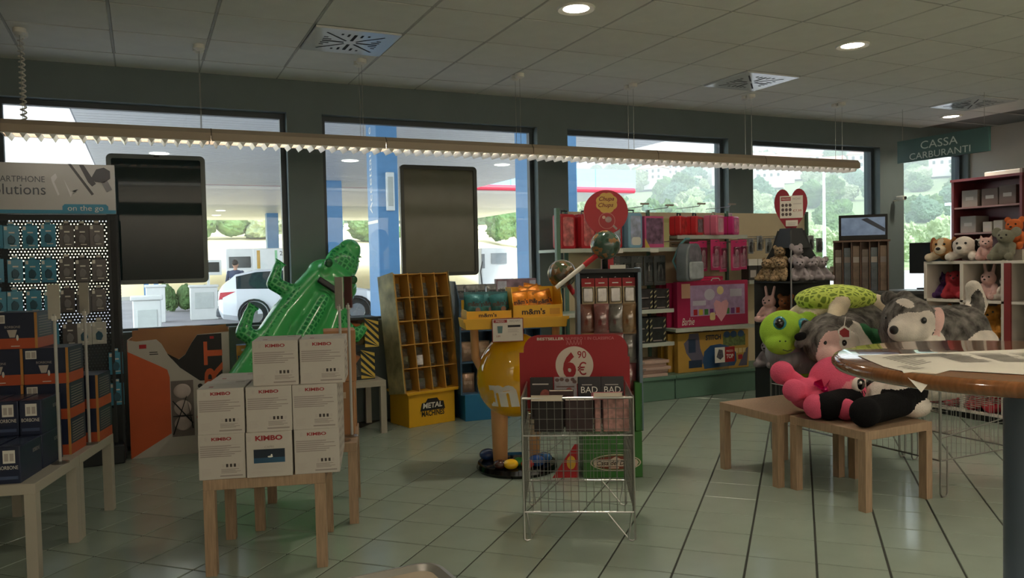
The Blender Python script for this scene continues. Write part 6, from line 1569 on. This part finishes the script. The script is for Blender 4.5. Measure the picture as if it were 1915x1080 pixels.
ob('body', blob('body', B, [F_PINK, fur('fur_light_pink', (238, 150, 160), .08)], [('e', (.04, -.14, .16), (.07, .1, .07), 1)], vox=.01, smooth=3), parent=t)
e = ob('eye', MB().ell((0, 0, 0), (.046, .03, .046), 18, 12), mat('eye_rim_white', (226, 214, 206), .5), t, M=Vector((.075, -.188, .19))); ob('pupil', MB().ell((.006, -.012, .004), (.036, .024, .037), 16, 10), EYE, e); ob('glint', MB().ell((-.006, -.035, .018), (.009, .006, .009), 8, 6), INKW, e)
e = ob('eye', MB().ell((0, 0, 0), (.04, .03, .046), 18, 12), mat('eye_rim_white', (226, 214, 206), .5), t, M=Vector((.19, -.11, .19))); ob('pupil', MB().ell((.012, -.012, .0), (.03, .024, .035), 16, 10), EYE, e)
for k in range(4): ob('eyelash', MB().tube([(.06 + .016 * k, -.205, .155), (.056 + .018 * k, -.215, .135)], .0025, 5), EYE, t)
bw = MB()
for a_ in (.9, 2.5, 4.2, 5.4):
    bw.add([(.0, -.125, .16)] + [(.0 + r_ * math.cos(a_ + d_), -.125 - .03 * math.sin(i_ * 2.1), .16 + r_ * math.sin(a_ + d_)) for i_, (d_, r_) in enumerate(((-.45, .05), (-.4, .085), (-.1, .075), (.2, .09), (.42, .055)))] + [(.0, -.1, .16)], [(0, 1, 2), (0, 2, 3), (0, 3, 4), (0, 4, 5), (6, 2, 1), (6, 3, 2), (6, 4, 3), (6, 5, 4)])
bw.ell((0, -.125, .16), (.02, .018, .022), 10, 8); bw.v = [(x - .1, y + .01, z - .0) for x, y, z in bw.v]
ob('bow', bw, mat('bow_satin_magenta', (190, 24, 96), .18, .4, var=.25, scale=20, bump=.6, bscale=30), t)
# black and white plush
t = thing('black_white_plush', 'big black and white plush slumped along the near oak table', 'plush toy', (3.88, 3.33, .45), 0)
B = [('c', (-.24, .1, .085), (-.02, .13, .1), .085, .08, 0), ('c', (-.19, -.13, .085), (.1, -.12, .1), .085, .08, 0), ('e', (-.22, -.15, .085), (.09, .08, .085), 0), ('e', (.16, .02, .11), (.13, .13, .11), 1), ('e', (.24, -.08, .16), (.09, .1, .09), 0), ('c', (.1, -.1, .13), (.2, -.1, .18), .09, .1, 0), ('e', (.24, -.1, .07), (.1, .1, .07), 1), ('e', (.16, -.08, .2), (.08, .07, .06), 1), ('e', (.0, -.05, .07), (.1, .1, .07), 0)]
ob('body', blob('body', B, [F_BLACK, F_WHITE], [('e', (.1, -.08, .22), (.09, .1, .05), 1)], vox=.01, smooth=3), parent=t)
ob('foot_pad', MB().ell((-.3, .1, .085), (.012, .05, .05), 14, 10), F_BLACK, t)

# ---------------------------------------------------------------- white cube shelf with plush, far right
CX, CY = 6.35, 4.87
t = thing('cube_shelf', 'white open cube shelf holding plush toys at the far right', 'shelving', (CX, CY, 0))
WC = mat('cube_white', (214, 206, 196), .45, var=.03)
ob('plinth', MB().box(.03, -1.06, 0, .36, 0, .08), BLACK, t, smooth=0)
cz = [.08, .36, .69, 1.02, 1.35]
for z in cz: ob('shelf', MB().box(0, -1.08, z - .025, .36, 0, z), WC, t, bevel=.003)
for i in range(4):
    y = -.36 * i; ob('divider', MB().box(.0, y - (.03 if i == 0 else .016), .08, .36, y + (0 if i == 0 else .016), 1.33), WC, t, bevel=.003)
ob('back_panel', MB().box(.35, -1.08, .08, .358, 0, 1.33), mat('cube_back', (150, 146, 142), .6), t, smooth=0)
ob('end_panel', MB().box(-.01, -.79, .08, .005, -.735, 1.33), mat('end_panel_red', (130, 40, 40), .5), t, smooth=0)
def lying(label, y, mats, ear, scale=1, spots=False):
    t = thing('dog_plush', label, 'plush toy', (CX + .13, CY + y, 1.35), -72); t.scale = (scale,) * 3
    B = [('e', (0, .1, .08), (.09, .14, .08), 0), ('e', (0, -.04, .13), (.085, .08, .08), 0), ('e', (0, -.12, .1), (.045, .045, .04), 1)]
    for s in (-1, 1):
        B += [('c', (s * .06, 0, .05), (s * .09, -.12, .035), .035, .038, 1), ('e', (s * .085, -.02, .13), (.026, .05, .09) if ear == 'floppy' else (.02, .035, .05), 2)]
    ob('body', blob('body', B, mats, [('e', (0, -.1, .17), (.022, .06, .06), 1)], vox=.01, smooth=3), parent=t)
    for s in (-1, 1): ob('eye', eye_me, parent=t, M=Vector((s * .033, -.112, .15)))
    ob('nose', MB().ell((0, -.165, .11), (.02, .012, .014), 12, 8), NOSE, t)
lying('tan and brown floppy eared dog plush at the left end of the cube shelf', -.11, [F_TAN, F_CREAM, F_BROWN], 'floppy')
lying('white dog plush with dark ears beside the brown dog plush', -.31, [F_WHITE, F_WHITE, F_BLACK], 'short', 1.02)
gs_ = 'plush toys on top of the cube shelf'
sitter('spotted white plush lying behind the white dog plush', (CX + .2, CY - .42, 1.35), -80, .6, (F_SPOT, F_WHITE, F_BLACK), 'floppy')
sitter('pale pink and orange plush leaning between white dog and elephant', (CX + .12, CY - .5, 1.35), -60, .6, (F_PALEP, F_ORANGE, F_PALEP), 'point')
sitter('grey green elephant eared plush with tag at the shelf end', (CX + .14, CY - .66, 1.35), -80, .78, (fur('fur_sage', (136, 134, 118)), F_GREY, fur('fur_sage_pink', (196, 156, 146))), 'big')
sitter('orange and tan plush perched behind the elephant eared plush', (CX + .28, CY - .64, 1.44), -75, .78, (F_ORANGE, F_TAN, F_ORANGE), 'round')
ob('plush_block', MB().box(.22, -.74, 1.35, .35, -.54, 1.44), mat('cube_white', (214, 206, 196)), bpy.data.objects['cube_shelf'], smooth=0)
sitter('red and purple rag plush in the upper left cube', (CX + .16, CY - .2, 1.02), -70, .75, (F_RED, F_PURP, F_PURP), 'floppy')
sitter('purple plush leaning in the upper left cube', (CX + .2, CY - .08, 1.02), -80, .66, (F_PURP, F_RED, F_DGREY), 'point')
sitter('pink and white bunny plush in the upper right cube', (CX + .16, CY - .5, 1.02), -80, .72, (F_PALEP, F_WHITE, F_PINK), 'long')
sitter('white plush bunny at the right of the upper right cube', (CX + .18, CY - .64, 1.02), -80, .62, (F_WHITE, F_WHITE, F_WHITE), 'long')
sitter('golden brown lion-like plush in the right middle cube', (CX + .18, CY - .52, .69), -80, .85, (F_GOLD, F_TAN, F_BROWN), 'round')
sitter('orange plush in the left middle cube', (CX + .18, CY - .18, .69), -80, .8, (F_ORANGE, F_CREAM, F_GOLD), 'round')
for i in range(4):
    sitter('red plush toy in the bottom cubes, %s' % ['far left', 'second', 'third', 'near right'][i], (CX + .14, CY - .1 - .18 * i, .08), -75, .78, (F_RED, F_PALEP, F_RED), 'round', group='red plush toys in the bottom cubes')
    sitter('rose plush toy in the third row of cubes, %s' % ['far left', 'second', 'third', 'near right'][i], (CX + .14, CY - .1 - .18 * i, .36), -75, .78, (F_PINK, F_PALEP, F_PINK), 'round', group='rose plush toys in the third row')

# ---------------------------------------------------------------- dark red wall cabinet, glass case, counter, rack, screens
DR = mat('cabinet_dark_red', (112, 48, 54), .4, var=.06)
t = thing('wall_cabinet', 'tall dark red open cabinet against the right wall', 'cabinet', (9.0, 6.52, 0))
b = MB(); b.box(0, -.03, 0, .4, 0, 2.3); b.box(0, -.86, 0, .4, -.83, 2.3)
ob('side_panel', b, DR, t, smooth=0); ob('back_panel', MB().box(.38, -.83, 0, .4, -.03, 2.3), DR, t, smooth=0); ob('top_panel', MB().box(-.01, -.87, 2.28, .4, .01, 2.31), DR, t, smooth=0)
for z in (.5, .9, 1.3, 1.66, 1.97): ob('shelf', MB().box(.01, -.83, z - .02, .38, -.03, z), mat('cabinet_shelf', (150, 110, 104), .4), t, smooth=0)
bxm = [mat('stock_box_grey', (150, 142, 134), .6), mat('stock_box_brown', (110, 92, 84), .6), mat('stock_box_pale', (184, 176, 164), .6)]
for i, (y, z, w_, h_, m_) in enumerate(((-.2, 1.97, .2, .2, 0), (-.45, 1.97, .2, .2, 1), (-.66, 1.97, .2, .22, 1), (-.18, 1.66, .2, .2, 0), (-.42, 1.66, .11, .12, 2), (-.55, 1.66, .11, .13, 2), (-.3, 1.3, .4, .18, 1))):
    o = thing('stock_box', 'stock box in the red cabinet, %s' % ['upper shelf left', 'upper shelf middle', 'upper shelf right', 'second shelf left', 'second shelf small left', 'second shelf small right', 'third shelf wide one'][i], 'box', (9.17, 6.52 + y, z + .001), 90, 'stock boxes in the red cabinet')
    ob('carton', MB().box(-w_ / 2, -.12, 0, w_ / 2, .12, h_), bxm[m_], o, bevel=.004); ob('label_print', MB().rect(-w_ * .25, h_ * .4, w_ * .25, h_ * .6, .1205, 0, Matrix.Rotation(PI, 4, 'Z') @ Matrix.Translation((0, -.241, 0))), INKLG, o, smooth=0)
o = thing('rolled_poster', 'white long packet lying on top of the red cabinet', 'packet', (9.15, 5.95, 2.31), 0); ob('packet', MB().box(-.05, -.22, 0, .05, .22, .06), INKW, o, bevel=.01); ob('end_cap', MB().box(-.051, -.23, 0, .051, -.2, .061), INKG, o, smooth=0)
t = thing('glass_case', 'white framed glass display case right of the red cabinet', 'cabinet', (9.0, 5.62, 0))
b = MB()
for y in (-.03, -.9): b.box(0, y, 0, .03, y + .03, 2.28); b.box(.37, y, 0, .4, y + .03, 2.28)
b.box(0, -.9, 2.25, .4, 0, 2.28); b.box(0, -.9, 0, .4, 0, .1)
ob('frame', b, WHITE, t, smooth=0); ob('pane', MB().box(.01, -.87, .1, .014, -.03, 2.25), CLEAR, t, smooth=0)
for z in (.6, 1.1, 1.6): ob('shelf', MB().box(.02, -.87, z, .38, -.03, z + .01), CLEAR, t, smooth=0)
t = thing('counter', 'dark cash counter behind the plush pile by the last window', 'counter', (7.3, 5.95, 0), -45)
ob('front', MB().box(-.62, -.25, 0, .9, .2, 1.0), mat('counter_charcoal', (44, 48, 50), .45), t, bevel=.006); ob('worktop', MB().box(-.63, -.28, 1.0, .93, .21, 1.04), mat('counter_top', (70, 72, 72), .3), t, bevel=.006)
Mk = at(7.0, 6.12, -47)
t = thing('magazine_rack', 'brown slatted rack of packets with a screen standing on it', 'rack', (*Mk.translation[:2], 1.04), -47)
BR = mat('rack_brown', (116, 92, 78), .5, var=.12, stretch=(20, 20, 1))
ob('back_panel', MB().box(-.27, .05, 0, .27, .12, .52), BR, t, smooth=0)
for i in range(7): ob('divider', MB().box(-.27 + .088 * i - .006, -.08, 0, -.27 + .088 * i + .006, .05, .52), BR, t, smooth=0)
ob('top_board', MB().box(-.28, -.09, .52, .28, .12, .54), BR, t, smooth=0)
for i in range(6):
    o = thing('packet_column', 'column of grey brown packets in the rack, %s from the left' % ORD[i], 'packets', Mk @ Vector((-.226 + .088 * i, -.02, 1.041)), -47, 'packet columns in the brown rack')
    ob('packet', MB().box(-.034, -.045, 0, .034, .04, .44 + .02 * (i % 3)), mat('packet_%d' % (i % 3), [(120, 108, 100), (104, 112, 120), (136, 116, 100)][i % 3], .4, scale=12, var=.3), o, bevel=.004); ob('label_print', MB().rect(-.03, .3, .03, .36, -.0455), INKG if i % 2 else INKLG, o, smooth=0)
t = thing('monitor', 'dark framed screen showing pale blue picture above the packet rack', 'screen', Mk @ Vector((.02, 0, 1.581)), -47)
ob('casing', MB().box(-.24, -.02, 0, .24, .04, .27), BLACK, t, bevel=.006)
ob('screen', MB().rect(-.215, .05, .215, .24, -.0206), mat('screen_picture', (120, 140, 168), .2, scale=5, var=.55, emit=.25), t, smooth=0)
ob('screen_print', MB().poly([(-.02, .22), (.21, .08), (.215, .12), (.04, .235)], -.0212), mat('screen_streak', (70, 78, 96), .3), t, smooth=0)
t = thing('monitor', 'plain black till screen right of the packet rack', 'screen', (7.62, 5.78, 1.04), -75)
ob('casing', MB().box(-.2, -.015, .17, .2, .02, .5), BLACK, t, bevel=.006); ob('stand', MB().box(-.03, .0, 0, .03, .03, .2), BLACK, t, smooth=0); ob('foot', MB().box(-.1, -.07, 0, .1, .09, .015), BLACK, t, bevel=.004); ob('screen', MB().rect(-.19, .19, .19, .48, -.0156), mat('screen_off', (44, 54, 60), .12), t, smooth=0)
t = thing('card_stand', 'small white notice card standing on the counter by the window', 'card', (6.99, 6.47, 1.04), -45)
ob('card', MB().box(-.05, -.003, .1, .05, .003, .26), INKW, t, smooth=0); ob('pole', MB().tube([(0, 0, 0), (0, 0, .3)], .005, 6), CHROME, t); ob('foot', MB().lathe([(0, 0), (.05, 0), (.05, .008), (0, .01)], 16), CHROME, t); ob('card_print', MB().rect(-.03, .15, .03, .2, -.004), INKG, t, smooth=0)

# ---------------------------------------------------------------- bar table and newspaper in front right
TCX, TCY, TR, TZ = 2.405, 1.50, .545, 1.10
t = thing('bar_table', 'tall round bar table with a glossy brown rounded rim', 'table', (TCX, TCY, 0))
prof = [(0, TZ - .045), (TR - .03, TZ - .045), (TR - .01, TZ - .04), (TR, TZ - .026), (TR, TZ - .016), (TR - .008, TZ - .004), (TR - .022, TZ), (0, TZ)]
ob('table_top', MB().lathe(prof, 96), mat('varnished_wood', (136, 88, 52), .12, var=.2, scale=4, stretch=(3, 20, 3), coat=.8), t, smooth=50)
ob('column', MB().lathe([(.06, .03), (.06, TZ - .045)], 32), mat('column_blue_grey', (104, 116, 134), .35, .3, var=.03), t)
ob('base_plate', MB().lathe([(0, 0), (.26, 0), (.26, .012), (.08, .03), (0, .03)], 40), mat('column_blue_grey', (104, 116, 134), .35), t)
PAPER = mat('newsprint', (206, 202, 190), .75, var=.05)
t = thing('newspaper', 'printed paper sheets spread over the bar table, one corner drooping', 'paper', (0, 0, 0))
zt = TZ + .002
pts = [(2.05, 1.81, zt), (1.90, 1.585, zt), (1.874, 1.505, zt - .001), (1.838, 1.418, 1.057), (1.905, 1.425, zt - .002), (1.98, 1.44, zt), (2.06, 1.29, zt), (2.4, 1.05, zt), (2.75, 1.3, zt), (2.6, 1.63, zt), (2.29, 1.72, zt)]
pm_ = MB(); pm_.add(pts, [(0, 1, 5, 10), (1, 2, 4, 5), (2, 3, 4), (5, 6, 9, 10), (6, 7, 8, 9)])
ob('sheet', pm_, PAPER, t, smooth=60)
pm_ = MB(); pm_.add([(2.24, 1.67, zt + .001), (2.1, 1.45, zt + .001), (2.48, 1.2, zt + .001), (2.62, 1.45, zt + .001)], [(0, 1, 2, 3)]); ob('sheet', pm_, PAPER, t, smooth=0)
pr = MB()
def pl(o, u, v, w_, h_, n, mi=0):
    o, u, v = Vector(o), Vector(u).normalized(), Vector(v).normalized()
    for i in range(n):
        a = o + v * (h_ * i / n); ww = w_ * (1 - .25 * rnd.random())
        pr.quad(a, a + u * ww, a + u * ww + v * (h_ / n * .5), a + v * (h_ / n * .5), mi)
for k in range(3): pl((2.14 + .1 * k, 1.52 - .06 * k + .0, zt + .002), (.85, -.5, 0), (.5, .85, 0), .1, .22, 12)
pl((1.98, 1.55, zt + .001), (.9, .2, 0), (.4, .9, 0), .12, .2, 9); pl((1.915, 1.5, zt + .0008), (1, .05, 0), (.1, 1, 0), .05, .07, 4); pl((2.12, 1.68, zt + .001), (1, -.25, 0), (.25, 1, 0), .2, .06, 4)
pr.quad((2.3, 1.43, zt + .0025), (2.5, 1.31, zt + .0025), (2.51, 1.325, zt + .0025), (2.31, 1.445, zt + .0025), 1)
ob('sheet_print', pr, [mat('news_ink', (140, 136, 128), .8, var=.2, scale=60), mat('news_bar', (70, 46, 42), .6)], t, smooth=0)
# tray on a table, bottom edge
t = thing('cafe_table', 'small round table just below the bottom edge of the picture', 'table', (.2, 1.1, 0))
ob('table_top', MB().lathe([(0, .71), (.4, .71), (.41, .72), (.41, .735), (.4, .745), (0, .745)], 48), mat('varnished_wood', (136, 88, 52), .12), t); ob('column', MB().lathe([(.04, .03), (.04, .71)], 20), mat('column_blue_grey', (104, 116, 134), .35), t); ob('base_plate', MB().lathe([(0, 0), (.22, 0), (.22, .012), (.05, .03), (0, .03)], 32), mat('column_blue_grey', (104, 116, 134), .35), t)
t = thing('tray', 'corner of a grey metal rimmed tray at the bottom edge', 'tray', (.325, 1.45, .745), 3)
def rr2(w, h, r_): return rrect(-w / 2, -h / 2, w / 2, h / 2, r_, 5)
o_, i_ = rr2(.52, .42, .05), rr2(.47, .37, .03); k = len(o_)
m_ = MB(); m_.add([(x, y, .012) for x, y in o_] + [(x, y, .0) for x, y in rr2(.46, .36, .03)] + [(x, y, .014) for x, y in rr2(.5, .4, .045)] + [(x, y, .004) for x, y in i_], [(j, j + k, (j + 1) % k + k, (j + 1) % k) for j in range(k)] + [(j, (j + 1) % k, (j + 1) % k + 2 * k, j + 2 * k) for j in range(k)] + [(j + 2 * k, (j + 1) % k + 2 * k, (j + 1) % k + 3 * k, j + 3 * k) for j in range(k)])
ob('rim', m_, mat('tray_metal', (150, 148, 142), .3, .7), t, smooth=40); m_ = MB(); m_.add([(x, y, .004) for x, y in i_], [tuple(range(k))]); ob('tray_floor', m_, mat('tray_floor', (150, 138, 120), .4, scale=5, var=.15), t, smooth=0)
